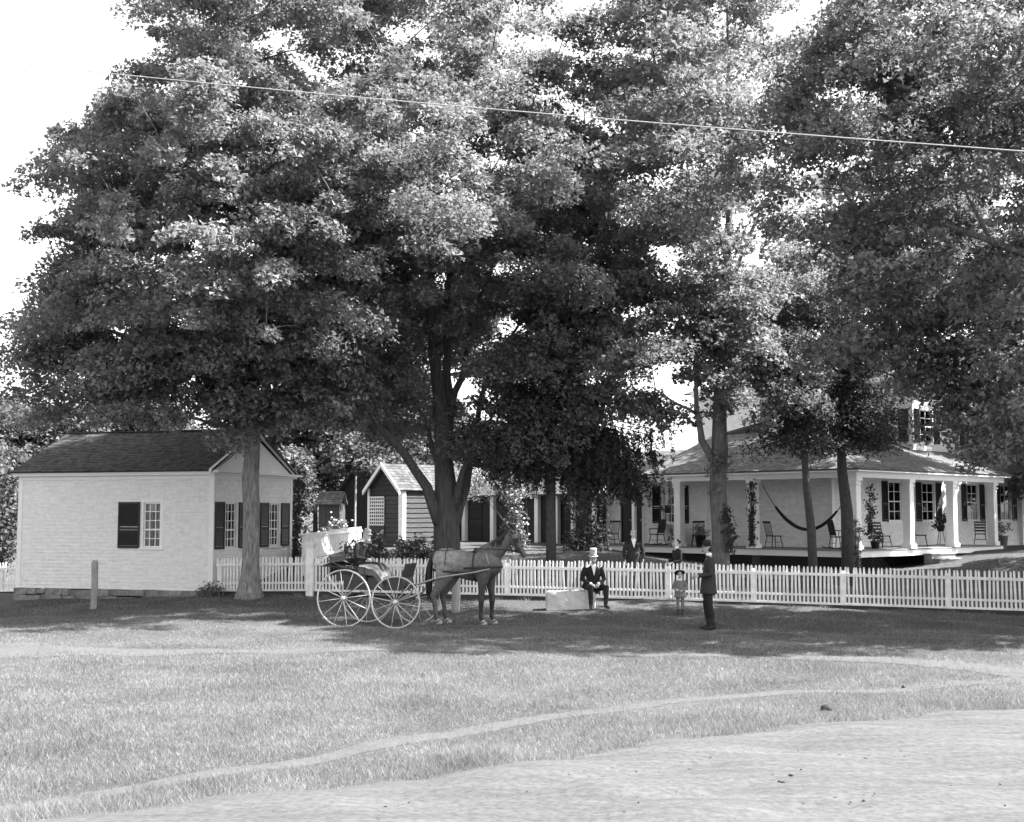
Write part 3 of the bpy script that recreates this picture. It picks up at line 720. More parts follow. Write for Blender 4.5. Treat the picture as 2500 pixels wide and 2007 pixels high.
# ------------------------------------------------------------------ small board shed
SC = Vector((XY(981, 50), 50, 1.1)); SW, SL = 2.1, 3.0; SE, SP = 3.5-1.1, 4.45-1.1
MSF = frame(SC+ha*SW, -ha); MSS = frame(SC, hb)
shed = thing('garden_shed', 'small dark board shed with white corner boards and a lattice window', 'shed', MSF)
mb = MB(); mb.bb(0, SW, .0, .06, 0, SE, MSF); mb.bb(.061, SL, .0, .06, 0, SE, MSS); mb.bb(0, .06, .06, SL, 0, SE, MSF); mb.bb(.06, SW-.06, SL-.06, SL, 0, SE, MSF)
mb.add([MSF @ Vector(p) for p in ((0, .001, SE), (SW, .001, SE), (SW/2, .001, SP), (0, .06, SE), (SW, .06, SE), (SW/2, .06, SP))], [(0, 1, 2), (5, 4, 3), (0, 2, 5, 3), (1, 4, 5, 2)])
mb.build('wall', M_['darkwood'], shed)
lw0, lw1, lz0, lz1 = .1, 1.02, .95, 2.05
def shed_planks(M, x0, x1, z0, z1, clip=None, m='oldwood', hgt=.19):
    z = z0
    while z < z1-.03:
        h2 = min(hgt*random.uniform(.85, 1.1), z1-z); a, b = (x0, x1) if clip is None else clip(z+h2/2)
        if b-a > .08:
            mb = MB(); t = .022
            mb.add([(a, -t-.012, 0), (b, -t-.012, 0), (b, -.006, h2-.012), (a, -.006, h2-.012), (a, -.001, 0), (b, -.001, 0)], [(0, 1, 2, 3), (4, 5, 1, 0), (0, 3, 4), (1, 5, 2)])
            mb.build('plank', M_[m], shed, world=False, M=M @ Matrix.Translation((0, 0, z)) @ Matrix.Rotation(random.uniform(-.006, .006), 4, 'Y'))
        z += h2
shed_planks(MSF, 1.1, SW-.2, .1, 2.1); shed_planks(MSF, .1, 1.06, .1, .55); shed_planks(MSS, .17, SL, .1, SE-.05)
shed_planks(MSF, 0, 0, 2.12, SP-.1, lambda z: (.1+max(0, z-SE)*SW/2/(SP-SE), SW-.1-max(0, z-SE)*SW/2/(SP-SE)), 'darkwood', .2)
MB().bb(.1, 1.06, -.045, -.001, .56, .93, MSF).build('panel', M_['oldwood'], shed)
mb = MB()
for i in range(8): x = lw0+i*(lw1-lw0)/7; mb.bb(x-.022, x+.022, -.05, -.035, lz0, lz1, MSF)
for i in range(9): z = lz0+i*(lz1-lz0)/8; mb.bb(lw0-.02, lw1+.02, -.066, -.051, z-.028, z+.028, MSF)
mb.build('lattice', M_['wclap'], shed)
mb = MB(); mb.bb(SW-.14, SW+.03, -.06, -.0, 0, SE, MSF); mb.bb(-.03, .16, -.06, -.0, 0, SE, MSS); mb.bb(-.03, .08, -.06, 0, 0, SE, MSF); mb.build('corner_board', M_['white'], shed)
ov = .13; run = SW/2+ov; pit = math.atan2(SP-SE, SW/2)
for s in (0, 1):
    o = MSF @ Vector((SW+ov if s else -ov, -.2 if s else SL+.2, SE-ov*math.tan(pit)+.03)); xd = hb if s else -hb
    M = frame(o, xd) @ Matrix.Rotation(pit, 4, 'X'); ln = run/math.cos(pit)
    mb = MB(); mb.bb(0, SL+.4, 0, ln, -.05, 0, M); r = mb.build('roof', M_['shinglem'], shed)
    shingles(r, M, 0, SL+.4, ln, .16, .16, M_['shinglem'])
mb = MB()
for s in (0, 1):
    p0 = (-ov if s == 0 else SW+ov); sg = 1 if s == 0 else -1
    vs = []
    for y in (-.26, -.2):
        for t in (-.14, .035):
            vs.append((p0, y, SE-ov*math.tan(pit)+t)); vs.append((SW/2, y, SP+t+.03))
    mb.add([MSF @ Vector(v) for v in vs], [(0, 1, 3, 2), (4, 6, 7, 5), (0, 4, 5, 1), (2, 3, 7, 6), (0, 2, 6, 4), (1, 5, 7, 3)])
mb.build('barge_board', M_['white'], shed)
# ------------------------------------------------------------------ dark barn and outhouse behind
BC = Vector((XY(992, 60), 60, 1.1)); BW, BL, BE, BP = 5.5, 5, 2.1, 4.55
MBF = frame(BC+ha*BW, -ha)
barn = thing('barn', 'dark gabled barn standing behind the small board shed', 'barn', MBF)
mb = MB(); mb.bb(0, BW, 0, .1, -.3, BE, MBF); mb.bb(0, .1, .1, BL, -.3, BE, MBF); mb.bb(BW-.1, BW, .1, BL, -.3, BE, MBF)
mb.add([MBF @ Vector(p) for p in ((0, .0, BE), (BW, .0, BE), (BW/2, .0, BP), (0, .1, BE), (BW, .1, BE), (BW/2, .1, BP))], [(0, 1, 2), (5, 4, 3), (0, 2, 5, 3), (1, 4, 5, 2)])
mb.build('wall', M_['darkwood'], barn)
mb = MB(); x = .05
while x < BW-.1:
    h2 = BE+(BP-BE)*(1-abs(x+.11-BW/2)/(BW/2))-.12
    MB().bb(x, x+.205, -.03-random.uniform(0, .012), -.001, -.2, h2, MBF).build('plank', M_['darkwood'], barn); x += .22
pit2 = math.atan2(BP-BE, BW/2); ln = (BW/2+.3)/math.cos(pit2)
for s in (0, 1):
    o = MBF @ Vector((BW+.3 if s else -.3, -.3 if s else BL+.3, BE-.3*math.tan(pit2)+.05)); M = frame(o, hb if s else -hb) @ Matrix.Rotation(pit2, 4, 'X')
    mb = MB(); mb.bb(0, BL+.6, 0, ln, -.08, 0, M); r = mb.build('roof', M_['shingle'], barn); shingles(r, M, 0, BL+.6, ln, .2, .2, M_['shingle'])
q = P(866, 1322, 56); q.z = gz1(q.x, q.y)
mb = MB(); mb.tube([(0, 0, -.2), (.01, 0, 1.5), (.03, 0, 2.95)], [.05, .045, .035], 8); tag(mb.build('pole', M_['greywood'], world=False, M=Matrix.Translation(q)), 'thin upright pale pole in front of the dark barn', 'pole')
q = P(803, 1325, 57); OZ = gz1(q.x, q.y); MOH = frame((q.x-.48, q.y, OZ), (1, -.12, 0))
oh = thing('outhouse', 'little grey board outhouse with a pale roof beyond the side fence', 'outhouse', MOH)
MB().bb(.02, .94, .03, 1.1, -.1, 1.85, MOH).build('wall', M_['oldwood'], oh)
for i in range(6): MB().bb(i*.16, i*.16+.15, -.0-.008*(i % 2), .028, -.1, 1.84+.01*(i % 3), MOH).build('plank', M_['oldwood'], oh)
M = MOH @ Matrix.Translation((-.1, -.15, 1.82)) @ Matrix.Rotation(.75, 4, 'X'); mb = MB(); mb.bb(0, 1.16, 0, .85, -.04, .0, M); mb.bb(0, 1.16, 0, .85, -.04, .0, MOH @ Matrix.Translation((1.06, 1.12, 1.82)) @ Matrix.Rotation(math.pi, 4, 'Z') @ Matrix.Rotation(.75, 4, 'X'))
r = mb.build('roof', M_['shinglel'], oh); shingles(r, M, 0, 1.16, .85, .15, .15, M_['shinglel'])
# ------------------------------------------------------------------ picket fences
def ftop(x): return float(np.interp(x, [-9, -6, 0, 6, 12.6, 18], [1.2, 1.27, 1.24, 1.175, 1.075, 1.0]))
def picket_mesh(w=.05, h=.92):
    mb = MB(); vs = []
    prof = [(-w/2, 0), (w/2, 0), (w/2, h-.05), (w*.28, h-.012), (0, h), (-w*.28, h-.012), (-w/2, h-.05)]
    for y in (-.011, .011): vs += [(x, y, z) for x, z in prof]
    n = 7; mb.add(vs, [tuple(range(n)), tuple(range(2*n-1, n-1, -1))]+[(i, i+n, (i+1) % n+n, (i+1) % n) for i in range(n)])
    return mb.mesh('picket', M_['fence'])
PK = picket_mesh()
def fence(label, line, x0, x1, top, posts, base=True, sp=.1, h=.92, group=None, gbottom=None):
    """line(x) -> y. pickets, rails and base boards are parts"""
    d = Vector((1, line(1)-line(0), 0)).normalized(); o = Vector((x0, line(x0), gz1(x0, line(x0))))
    fc = thing('picket_fence', label, 'fence', frame(o, d), group)
    st = sp*d.x; x = x0+st*.5
    while x < x1:
        p = Vector((x, line(x), top(x)-h+random.gauss(0, .008)))
        M = frame(p, d) @ Matrix.Rotation(random.gauss(0, .016)*(2.2 if random.random() < .06 else 1), 4, 'Y'); link('picket', PK, fc, M); x += st
    cuts = [x0]+[p for p in posts if x0 < p < x1]+[x1]
    for a, b in zip(cuts[:-1], cuts[1:]):
        A, B = Vector((a, line(a), top(a))), Vector((b, line(b), top(b)))
        for z0, z1, y0, y1 in ((-.235, -.165, -.048, -.012), (-h+.17, -h+.225, .012, .045), (-h-.03, -h+.02, -.05, .05)):
            mb = MB(); nrm = frame(A, d).to_3x3() @ Vector((0, 1, 0))
            mb.add([p+nrm*y+Vector((0, 0, z)) for p in (A, B) for y in (y0, y1) for z in (z0, z1)], [(0, 1, 3, 2), (4, 6, 7, 5), (0, 4, 5, 1), (2, 3, 7, 6), (0, 2, 6, 4), (1, 5, 7, 3)])
            mb.build('rail', M_['fence'], fc)
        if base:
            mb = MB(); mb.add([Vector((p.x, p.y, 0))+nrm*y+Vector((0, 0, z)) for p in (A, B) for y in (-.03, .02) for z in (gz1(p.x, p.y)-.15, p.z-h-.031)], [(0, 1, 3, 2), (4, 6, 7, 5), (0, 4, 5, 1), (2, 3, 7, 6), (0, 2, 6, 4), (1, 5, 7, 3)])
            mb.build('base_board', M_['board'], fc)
    for p in posts:
        if x0 <= p <= x1:
            mb = MB(); M = frame((p, line(p), 0), d); mb.bb(-.06, .06, .047, .15, gz1(p, line(p))-.2, top(p)-.1, M); mb.bb(-.06, .06, -.03, -.0115, top(p)-h+.0, top(p)-.237, M); mb.build('post', M_['fence'], fc)
    return fc
gp = G(762, 1433); gpx = XY(762, fenY(-6))
gpx = -(1250-762)/F*FEN0/(1+(1250-762)/F*-.27)
fence('white picket fence running right from the gate post along the whole front yard', fenY, gpx+.12, 16.5, ftop, [-4.2, -2.3, -.14, 2.0, 4.05, 6.15, 8.3, 10.7, 13.0, 15.2])
fence('short white picket fence between the small office and the gate post', fenY, -8.45, gpx-.12, ftop, [-8.35])
M = frame((gpx, fenY(gpx), gz1(gpx, fenY(gpx))), (1, FENS, 0))
gt = thing('gate_post', 'square white gate post with a flat cap between two picket fences', 'post', M)
MB().bb(-.1, .1, -.1, .1, -.2, 1.42, M).build('shaft', M_['fence'], gt)
mb = MB(); mb.bb(-.15, .15, -.15, .15, 1.42, 1.47, M); mb.bb(-.12, .12, -.12, .12, 1.36, 1.42, M); mb.bb(-.11, .11, -.11, .11, 1.47, 1.51, M); mb.build('cap', M_['fence'], gt)
l2 = lambda x: 42.2-.2*(x+16)
fence('white picket fence at the far left behind the small office', l2, -20.5, -15.0, lambda x: .9+.02*(x+15), [-18.6, -16.9], True, .11)
# side fence running back from the gate
A, B = P(738, 1306, 39.5), P(882, 1291, 48); dx = (B-A); l3 = lambda x: A.y+(x-A.x)*dx.y/dx.x
dv = Vector((dx.x, dx.y, 0)).normalized(); M = frame((A.x, A.y, gz1(A.x, A.y)), dv); Lf = Vector((dx.x, dx.y, 0)).length
sf = thing('side_fence', 'white side fence, half solid boards and half pickets, running back from the gate', 'fence', M)
ns = int(Lf/.16)
for i in range(ns):
    s = (i+.5)/ns; p = A+dx*s; base = gz1(p.x, p.y)-.05; top = p.z
    if s < .4: MB().bb(-.078, .078, -.012, .012, base, top-.04, frame((p.x, p.y, 0), dv)).build('board', M_['fence'], sf)
    else: MB().bb(-.035, .035, -.012, .012, base, top+.08, frame((p.x, p.y, 0), dv)).build('picket', M_['fence'], sf)
for z0, z1 in ((-.09, -.02), (-.75, -.66)):
    mb = MB(); nrm = frame(A, dv).to_3x3() @ Vector((0, 1, 0))
    mb.add([p+nrm*y+Vector((0, 0, z)) for p in (A, B) for y in (-.05, -.014) for z in (z0, z1)], [(0, 1, 3, 2), (4, 6, 7, 5), (0, 4, 5, 1), (2, 3, 7, 6), (0, 2, 6, 4), (1, 5, 7, 3)]); mb.build('rail', M_['fence'], sf)
mb = MB(); C5 = A+dx*.4
mb.add([p+nrm*y+Vector((0, 0, z)) for p in (A-dv*.1, C5) for y in (-.08, .08) for z in (-.02, .03)], [(0, 1, 3, 2), (4, 6, 7, 5), (0, 4, 5, 1), (2, 3, 7, 6), (0, 2, 6, 4), (1, 5, 7, 3)]); mb.build('cap_rail', M_['fence'], sf)
# ------------------------------------------------------------------ trees and plants
LEAVES = 0
def leaf_quads(c, nrm, L, r, asp=.62):
    n = len(c); t = r.normal(size=(n, 3)); a = np.cross(nrm, t); a /= np.linalg.norm(a, axis=1)[:, None]+1e-9
    b = np.cross(nrm, a); L = L*(.6+.8*r.random(n))[:, None]; fold = (r.random(n)*.25)[:, None]*L
    V = np.empty((n, 4, 3)); V[:, 0] = c-a*L*.5; V[:, 1] = c+b*L*asp*.5-nrm*fold; V[:, 2] = c+a*L*.5; V[:, 3] = c-b*L*asp*.5-nrm*fold
    return V
def norm(a): return a/(np.linalg.norm(a, axis=1)[:, None]+1e-9)
def tri_leaves(c, nrm, L, r):
    n = len(c); t = r.normal(size=(n, 3)); a = np.cross(nrm, t); a /= np.linalg.norm(a, axis=1)[:, None]+1e-9
    b = np.cross(nrm, a); L = L*(.55+.9*r.random(n))[:, None]; w = (.38+.3*r.random(n))[:, None]; V = np.empty((n, 3, 3))
    V[:, 0] = c-a*L*.5; V[:, 1] = c+a*L*.25+b*L*w; V[:, 2] = c+a*L*.45-b*L*w*.9-nrm*L*.15; return V
def vnoise(p, s):
    """cheap smooth value noise for culling leaves"""
    q = p*s; return np.sin(q[:, 0]*1.3+np.sin(q[:, 1]*1.9+q[:, 2]))*np.sin(q[:, 1]*1.1+np.sin(q[:, 2]*2.1+q[:, 0]*.7)*1.3)*np.sin(q[:, 2]*1.7+1.3*np.sin(q[:, 0]*1.6))
def lobe_leaves(lobes, dens, L, r, droop=.3, up=.7, rough=.55, axis=None, tri=False):
    """lobes: (x,y,z,rh,rz) rows. With an axis (x,y) each lobe is a drooping spray pointing away from the trunk"""
    lob = np.array(lobes, float); n = np.maximum(8, (dens*lob[:, 3]**2*(.6+.8*r.random(len(lob)))).astype(int))
    k = np.repeat(np.arange(len(lob)), n); N = len(k); d = norm(r.normal(size=(N, 3))); rad = r.random(N)**.5
    p = d*rad[:, None]; c = lob[k, :3].copy(); rh = lob[k, 3]
    if axis is None:
        h = np.hypot(p[:, 0], p[:, 1]); c[:, :2] += p[:, :2]*rh[:, None]; c[:, 2] += p[:, 2]*lob[k, 4]-droop*rh*h**2
        nr = norm(d*.45+np.array([0, 0, up])+r.normal(size=(N, 3))*rough)
    else:
        o = lob[:, :2]-np.array(axis); o /= np.linalg.norm(o, axis=1)[:, None]+1e-6; an = r.normal(size=len(lob))*.6
        o = np.stack([o[:, 0]*np.cos(an)-o[:, 1]*np.sin(an), o[:, 0]*np.sin(an)+o[:, 1]*np.cos(an)], 1)[k]; s = np.stack([-o[:, 1], o[:, 0]], 1)
        u = p[:, 0]*1.3; w = p[:, 1]*.75*(1-.35*u); c[:, :2] += (o*u[:, None]+s*w[:, None])*rh[:, None]
        c[:, 2] += p[:, 2]*lob[k, 4]-droop*rh*(np.maximum(0, u+.5)**2*.55+w*w*.5)
        nr = norm(np.stack([o[:, 0]*.3*np.maximum(0, u), o[:, 1]*.3*np.maximum(0, u), np.full(N, up)], 1)+d*.25+r.normal(size=(N, 3))*rough)
    c += r.normal(size=(N, 3))*.035
    if axis is not None: kp = vnoise(c, 3.1)+.5*vnoise(c+7, 7) > -.16-.3*r.random(N); c, nr = c[kp], nr[kp]
    return tri_leaves(c, nr, L, r) if tri else leaf_quads(c, nr, L, r)
def build_leaves(name, V, m, parent, kind=None):
    global LEAVES
    LEAVES += len(V); v = V.reshape(-1, 3)
    Mi = np.array(ROOTM[parent.name].inverted()) if parent else np.eye(4); v = v@Mi[:3, :3].T+Mi[:3, 3]
    return link(name, arr_mesh(name, v, np.arange(len(v)).reshape(-1, V.shape[1]), m), parent, kind=kind)
def ellp(px, py, Y, rx, ry, rd):
    """ellipsoid of a crown measured in the photo: centre pixel, depth, half sizes in pixels, depth radius in metres"""
    c = P(px, py, Y); s = Y/F; return (c.x, c.y, c.z, rx*s, rd, ry*s)
def sample_lobes(E, n, r, rh, lo=.45, flat=.5, gap=.0, seed=0, zmin=0):
    out = []; tot = sum(e[3]*e[5] for e in E)
    for e in E:
        m = max(1, int(n*e[3]*e[5]/tot))
        for _ in range(m*3):
            d = r.normal(size=3); d /= np.linalg.norm(d); q = lo+(1.02-lo)*r.random()**.8
            p = np.array(e[:3])+d*q*np.array([e[3], e[4], e[5]])
            if p[2] < zmin: continue
            if gap and noise.noise(Vector(p*.42+seed)) < gap-.5: continue
            s = rh*(.5+1.0*r.random()**1.3); out.append((*p, s, s*flat*(.8+.4*r.random()))); m -= 1
            if m <= 0: break
    return out
def limb(mb, a, b, ra, rb, sag=.0, seed=0, n=7, seg=7):
    a, b = Vector(a), Vector(b); pts = []; rd = []
    L = (b-a).length
    for i in range(seg+1):
        t = i/seg; p = a.lerp(b, t); p.z += sag*L*math.sin(math.pi*t)
        w = .05*L*math.sin(math.pi*t); p += Vector((noise.noise((t*2.1, seed, 1)), noise.noise((t*2.1, seed, 5)), noise.noise((t*2.1, seed, 9))))*w
        pts.append(p); rd.append(ra+(rb-ra)*t**.8)
    mb.tube(pts, rd, n, wob=.12); return pts
def tree(name, label, base, trunk, limbs, E, nl, rh, dens, L, bark, leaf, seed, group=None, gap=0, zmin=3.5, flare=1.35, flat=.5, twig=.6, droop=.3, lo=.45, extra=(), up=.7, rough=.55, cat='tree'):
    """trunk: [(point, radius)], limbs: [[(point, radius), ...]]; then twigs and a crown of leaves"""
    r = np.random.default_rng(seed); root = thing(name, label, cat, Vector(base), group)
    pts = [Vector(p) for p, _ in trunk]; rad = [q for _, q in trunk]
    # resample trunk with a root flare
    P2, R2 = [], []
    for i in range(len(pts)-1):
        k = max(2, int((pts[i+1]-pts[i]).length/.3))
        for j in range(k): P2.append(pts[i].lerp(pts[i+1], j/k)); R2.append(rad[i]+(rad[i+1]-rad[i])*j/k)
    P2.append(pts[-1]); R2.append(rad[-1]); z0 = pts[0].z
    R2 = [q*(1+(flare-1)*math.exp(-max(0, p.z-z0-.1)/.28)) for p, q in zip(P2, R2)]
    mb = MB(); mb.tube(P2, R2, 18, wob=.16); mb.build('trunk', M_[bark], root, smooth=True)
    skel = [(p, q) for p, q in zip(P2, R2) if p.z > z0+2.5]
    for lb in limbs:
        mb = MB(); q = [Vector(p) for p, _ in lb]; qr = [x for _, x in lb]; Q, QR = [], []
        for i in range(len(q)-1):
            k = max(2, int((q[i+1]-q[i]).length/.5))
            for j in range(k):
                w = .06*(1 if i+j else 0); Q.append(q[i].lerp(q[i+1], j/k)+Vector((random.uniform(-w, w), random.uniform(-w, w), 0))); QR.append(qr[i]+(qr[i+1]-qr[i])*j/k)
        Q.append(q[-1]); QR.append(qr[-1]); mb.tube(Q, QR, 10, wob=.15); mb.build('limb', M_[bark], root, smooth=True); skel += list(zip(Q, QR))[2:]
    lobes = sample_lobes(E, nl, r, rh, lo, flat, gap, seed*3.7, zmin)+list(extra)
    sk = np.array([p for p, _ in skel]); sr = np.array([q for _, q in skel])
    tw = MB(); order = sorted(range(len(lobes)), key=lambda i: np.min(((sk-np.array(lobes[i][:3]))**2).sum(1)))
    nodes = [tuple(p) for p in sk]; nr_ = list(sr)
    for i in order:
        l = lobes[i]
        if r.random() > twig: continue
        A = np.array(nodes); c = np.array(l[:3]); dd = c-A; dist = np.sqrt((dd**2).sum(1)); cost = dist+1.2*np.maximum(0, A[:, 2]-c[2]+.2)
        j = int(np.argmin(cost)); ra = min(nr_[j]*.6, .05+.012*dist[j])
        pts_ = limb(tw, A[j], c, max(ra, .02), .012, .06, i, 5, 4)
        for k_ in (2, 3, 4): nodes.append(tuple(pts_[k_])); nr_.append(max(.02, ra*(1-k_/5)))
    if tw.v: tw.build('branches', M_['barkB'], root, smooth=True, kind='stuff')
    V = lobe_leaves(lobes, dens, L, r, droop, up, rough, (base[0], base[1]), True); build_leaves('crown', V, M_[leaf], root)
    return root
g3 = lambda px, Y: Vector((XY(px, Y), Y, gz1(XY(px, Y), Y)))
# maple in front of the office
Y = 35.3; b = g3(612, Y); tp = lambda px, py, dy=0: P(px, py, Y+dy)
trunk = [(b-Vector((0, 0, .15)), .29), (tp(611, 1380), .245), (tp(614, 1250), .222), (tp(612, 1170), .235), (tp(615, 1110), .215), (tp(614, 1060), .23), (tp(617, 960), .19), (tp(618, 860), .17), (tp(625, 700), .14), (tp(640, 450), .1), (tp(630, 150), .05)]
limbs = [[(tp(612, 1130), .1), (tp(585, 1050), .07), (tp(520, 1035, -.5), .05), (tp(400, 1000, -1.5), .03)], [(tp(615, 1060), .12), (tp(560, 930, -.5), .09), (tp(400, 850, -1.5), .07), (tp(180, 780, -1), .03)],
         [(tp(616, 1000), .12), (tp(690, 880, -.8), .09), (tp(800, 800, -1.5), .06), (tp(900, 760, -2), .03)], [(tp(618, 900), .11), (tp(560, 700, 1), .09), (tp(430, 450, 2), .05), (tp(350, 250, 2), .03)],
         [(tp(620, 850), .11), (tp(700, 650, -1), .09), (tp(760, 400, -1.5), .05)], [(tp(616, 1040), .09), (tp(580, 960, 2), .07), (tp(450, 900, 4), .04)], [(tp(616, 1030), .1), (tp(660, 960, 2), .07), (tp(760, 900, 4), .04)]]
E = [ellp(595, 580, Y-2, 370, 405, 8.0), ellp(660, 120, Y-1.5, 265, 400, 7), ellp(290, 800, Y-1, 200, 140, 4.0), ellp(90, 885, Y-1, 110, 30, 2), ellp(230, 955, Y-1.5, 190, 28, 2.2), ellp(380, 1020, Y-2, 130, 28, 2), ellp(130, 1010, Y-1, 90, 16, 1.2), ellp(620, 1010, Y-2, 110, 60, 1.6), ellp(470, 905, Y-1.5, 220, 130, 3), ellp(790, 850, Y-1, 210, 200, 3.5), ellp(190, 680, Y, 90, 190, 2.6), ellp(300, 430, Y, 170, 220, 3.5), ellp(830, 500, Y-1, 190, 300, 3.5)]
tree('maple_tree', 'full leafy maple with a smooth straight trunk in front of the small white office', b, trunk, limbs, E, 950, .74, 1100, .105, 'barkA', 'leafA', 3, gap=.16, zmin=4.3, flat=.46, lo=.35, flare=1.6, extra=[(*P(590, 965, Y-2.2), .8, .55), (*P(540, 985, Y-2.4), .7, .4), (*P(680, 990, Y-2), .7, .45)])
# big furrowed tree in the middle, many stems
Y = 38.2; b = g3(1092, Y); tp = lambda px, py, dy=0: P(px, py, Y+dy)
trunk = [(b-Vector((0, 0, .2)), .44), (tp(1092, 1330), .40), (tp(1090, 1230), .37), (tp(1082, 1120), .27), (tp(1080, 1040), .23), (tp(1070, 950), .2), (tp(1058, 850), .16), (tp(1050, 700), .13), (tp(1060, 500), .1), (tp(1080, 200), .06)]
limbs = [[(tp(1078, 1290), .2), (tp(1045, 1190, -.4), .16), (tp(985, 1110, -.8), .13), (tp(930, 1045, -1.2), .11), (tp(890, 990, -1.6), .08), (tp(870, 900, -2), .05)],
         [(tp(1105, 1260), .16), (tp(1130, 1150, -.6), .09), (tp(1175, 1060, -1), .05), (tp(1215, 980, -1.2), .03)],
         [(tp(1110, 1280), .2), (tp(1140, 1150, .5), .16), (tp(1150, 1060, .8), .1), (tp(1200, 900, 1.2), .06), (tp(1320, 700, 1.5), .03)],
         [(tp(1086, 1180), .16), (tp(1095, 1000, .3), .15), (tp(1092, 870, .4), .13), (tp(1095, 700, .5), .1), (tp(1130, 480, .8), .06)],
         [(tp(1075, 1150), .09), (tp(1040, 1050, .4), .07), (tp(1000, 940, .6), .04), (tp(985, 850, .8), .03)],
         [(tp(1092, 1030), .12), (tp(1125, 920, .5), .1), (tp(1150, 780, .8), .07), (tp(1240, 560, 1), .04)],
         [(tp(1055, 830), .1), (tp(980, 650, -.5), .07), (tp(930, 450, -1), .04)], [(tp(960, 1080, -1), .05), (tp(935, 1010, -.6), .035), (tp(900, 960, 0), .02)]]
E = [ellp(1090, 430, Y-3, 335, 400, 9), ellp(1100, 60, Y-1, 300, 300, 6), ellp(880, 850, Y-1, 200, 130, 3), ellp(930, 640, Y, 170, 200, 4), ellp(1320, 640, Y-1, 265, 270, 6), ellp(1290, 900, Y-1.5, 190, 140, 2.6), ellp(1380, 330, Y, 230, 270, 4.5), ellp(1200, 1020, Y-1, 130, 90, 2.2), ellp(970, 1010, Y+1, 130, 80, 2), ellp(1130, 1090, Y+1, 60, 60, 1.2), ellp(1200, 1110, Y-.6, 105, 65, 1.6), ellp(1040, 800, Y+4.5, 180, 160, 3.5), ellp(1230, 760, Y+4.5, 150, 170, 3.5), ellp(930, 930, Y+5, 100, 60, 2.5), ellp(1280, 1060, Y-1.2, 100, 60, 1.6), ellp(1390, 1010, Y-1.5, 110, 60, 1.8)]
tree('elm_tree', 'big furrowed tree with several stems rising from one thick trunk behind the horse', b, trunk, limbs, E, 780, .74, 950, .105, 'barkB', 'leafB', 5, gap=.26, zmin=3.3, flat=.48, lo=.3)
# third street tree before the porch
Y = 37.0; b = g3(1757, Y); tp = lambda px, py, dy=0: P(px, py, Y+dy)
trunk = [(b-Vector((0, 0, .15)), .27), (tp(1758, 1300), .25), (tp(1752, 1200), .25), (tp(1757, 1100), .24), (tp(1757, 1020), .2), (tp(1758, 900), .17), (tp(1770, 700), .14), (tp(1782, 500), .1), (tp(1780, 200), .06), (tp(1775, 20), .03)]
limbs = [[(tp(1750, 1150), .13), (tp(1712, 1075, -.3), .1), (tp(1698, 1000, -.5), .07), (tp(1700, 900, -.7), .05)], [(tp(1700, 1010, -.5), .05), (tp(1650, 985, -.9), .035), (tp(1600, 950, -1.2), .02)],
         [(tp(1758, 960), .12), (tp(1735, 760, .5), .09), (tp(1715, 600, .8), .06), (tp(1690, 400, 1), .03)], [(tp(1700, 1040, -.4), .05), (tp(1660, 1010, -.8), .035), (tp(1620, 1000, -1), .02)],
         [(tp(1768, 720), .08), (tp(1840, 560, -.5), .05), (tp(1900, 420, -1), .03)], [(tp(1758, 880), .08), (tp(1650, 760, .5), .05), (tp(1560, 640, .5), .03)]]
E = [ellp(1700, 420, Y-2.5, 255, 330, 7), ellp(1700, 60, Y-1, 290, 260, 5.5), ellp(1520, 700, Y, 200, 180, 3), ellp(1570, 910, Y-1, 140, 95, 2.4), ellp(1470, 840, Y-1, 110, 80, 2.2), ellp(1600, 1005, Y-.5, 95, 35, 1.3), ellp(1770, 800, Y, 160, 150, 2.5), ellp(1840, 790, Y+3.5, 140, 150, 3), ellp(1960, 720, Y+4, 170, 150, 3.5), ellp(1900, 860, Y+4, 150, 90, 3), ellp(1850, 930, Y-1, 150, 90, 2.2)]
tree('maple_tree', 'open crowned maple with vines on its trunk in front of the porch', b, trunk, limbs, E, 560, .72, 800, .11, 'barkD', 'leafB', 8, gap=.33, zmin=5.2, flat=.48, lo=.25, extra=[(*P(1755, 1130, Y-.4), .45, .5), (*P(1752, 1180, Y-.3), .35, .4)])
# large maple whose trunk stands beyond the right edge
Y = 27.5; b = g3(2760, Y); tp = lambda px, py, dy=0: P(px, py, Y+dy)
trunk = [(b-Vector((0, 0, .15)), .42), (tp(2760, 1200), .36), (tp(2750, 950), .32), (tp(2740, 700), .27), (tp(2720, 400), .2), (tp(2700, 100), .12)]
limbs = [[(tp(2745, 800), .16), (tp(2560, 640, .5), .11), (tp(2420, 590, .8), .075), (tp(2300, 545, 1), .055), (tp(2200, 525, 1.2), .035), (tp(2060, 510, 1.5), .02)],
         [(tp(2750, 950), .14), (tp(2620, 900, .6), .1), (tp(2450, 1010, 1), .05), (tp(2330, 1040, 1.2), .02)], [(tp(2735, 650), .16), (tp(2500, 420, 0), .1), (tp(2250, 230, 0), .06), (tp(2050, 150, 0), .03)],
         [(tp(2720, 450), .14), (tp(2560, 200, 0), .1), (tp(2400, 20, 0), .05)], [(tp(2420, 590, .8), .05), (tp(2370, 480, .6), .03), (tp(2340, 380, .4), .02)]]
E = [ellp(2330, 230, Y-.5, 420, 330, 5.5), ellp(2600, 350, Y, 420, 500, 6), ellp(2080, 200, Y+.5, 270, 260, 4), ellp(2200, 690, Y, 230, 130, 2.6), ellp(2400, 880, Y, 230, 190, 2.8), ellp(2470, 700, Y, 240, 220, 4), ellp(2030, 560, Y+1, 190, 130, 2.6), ellp(2100, 850, Y+.6, 180, 60, 2), ellp(2440, 1030, Y, 110, 95, 2.0), ellp(2440, 1010, Y+1.5, 140, 110, 1.6), ellp(2430, 1090, Y, 105, 60, 1.4)]
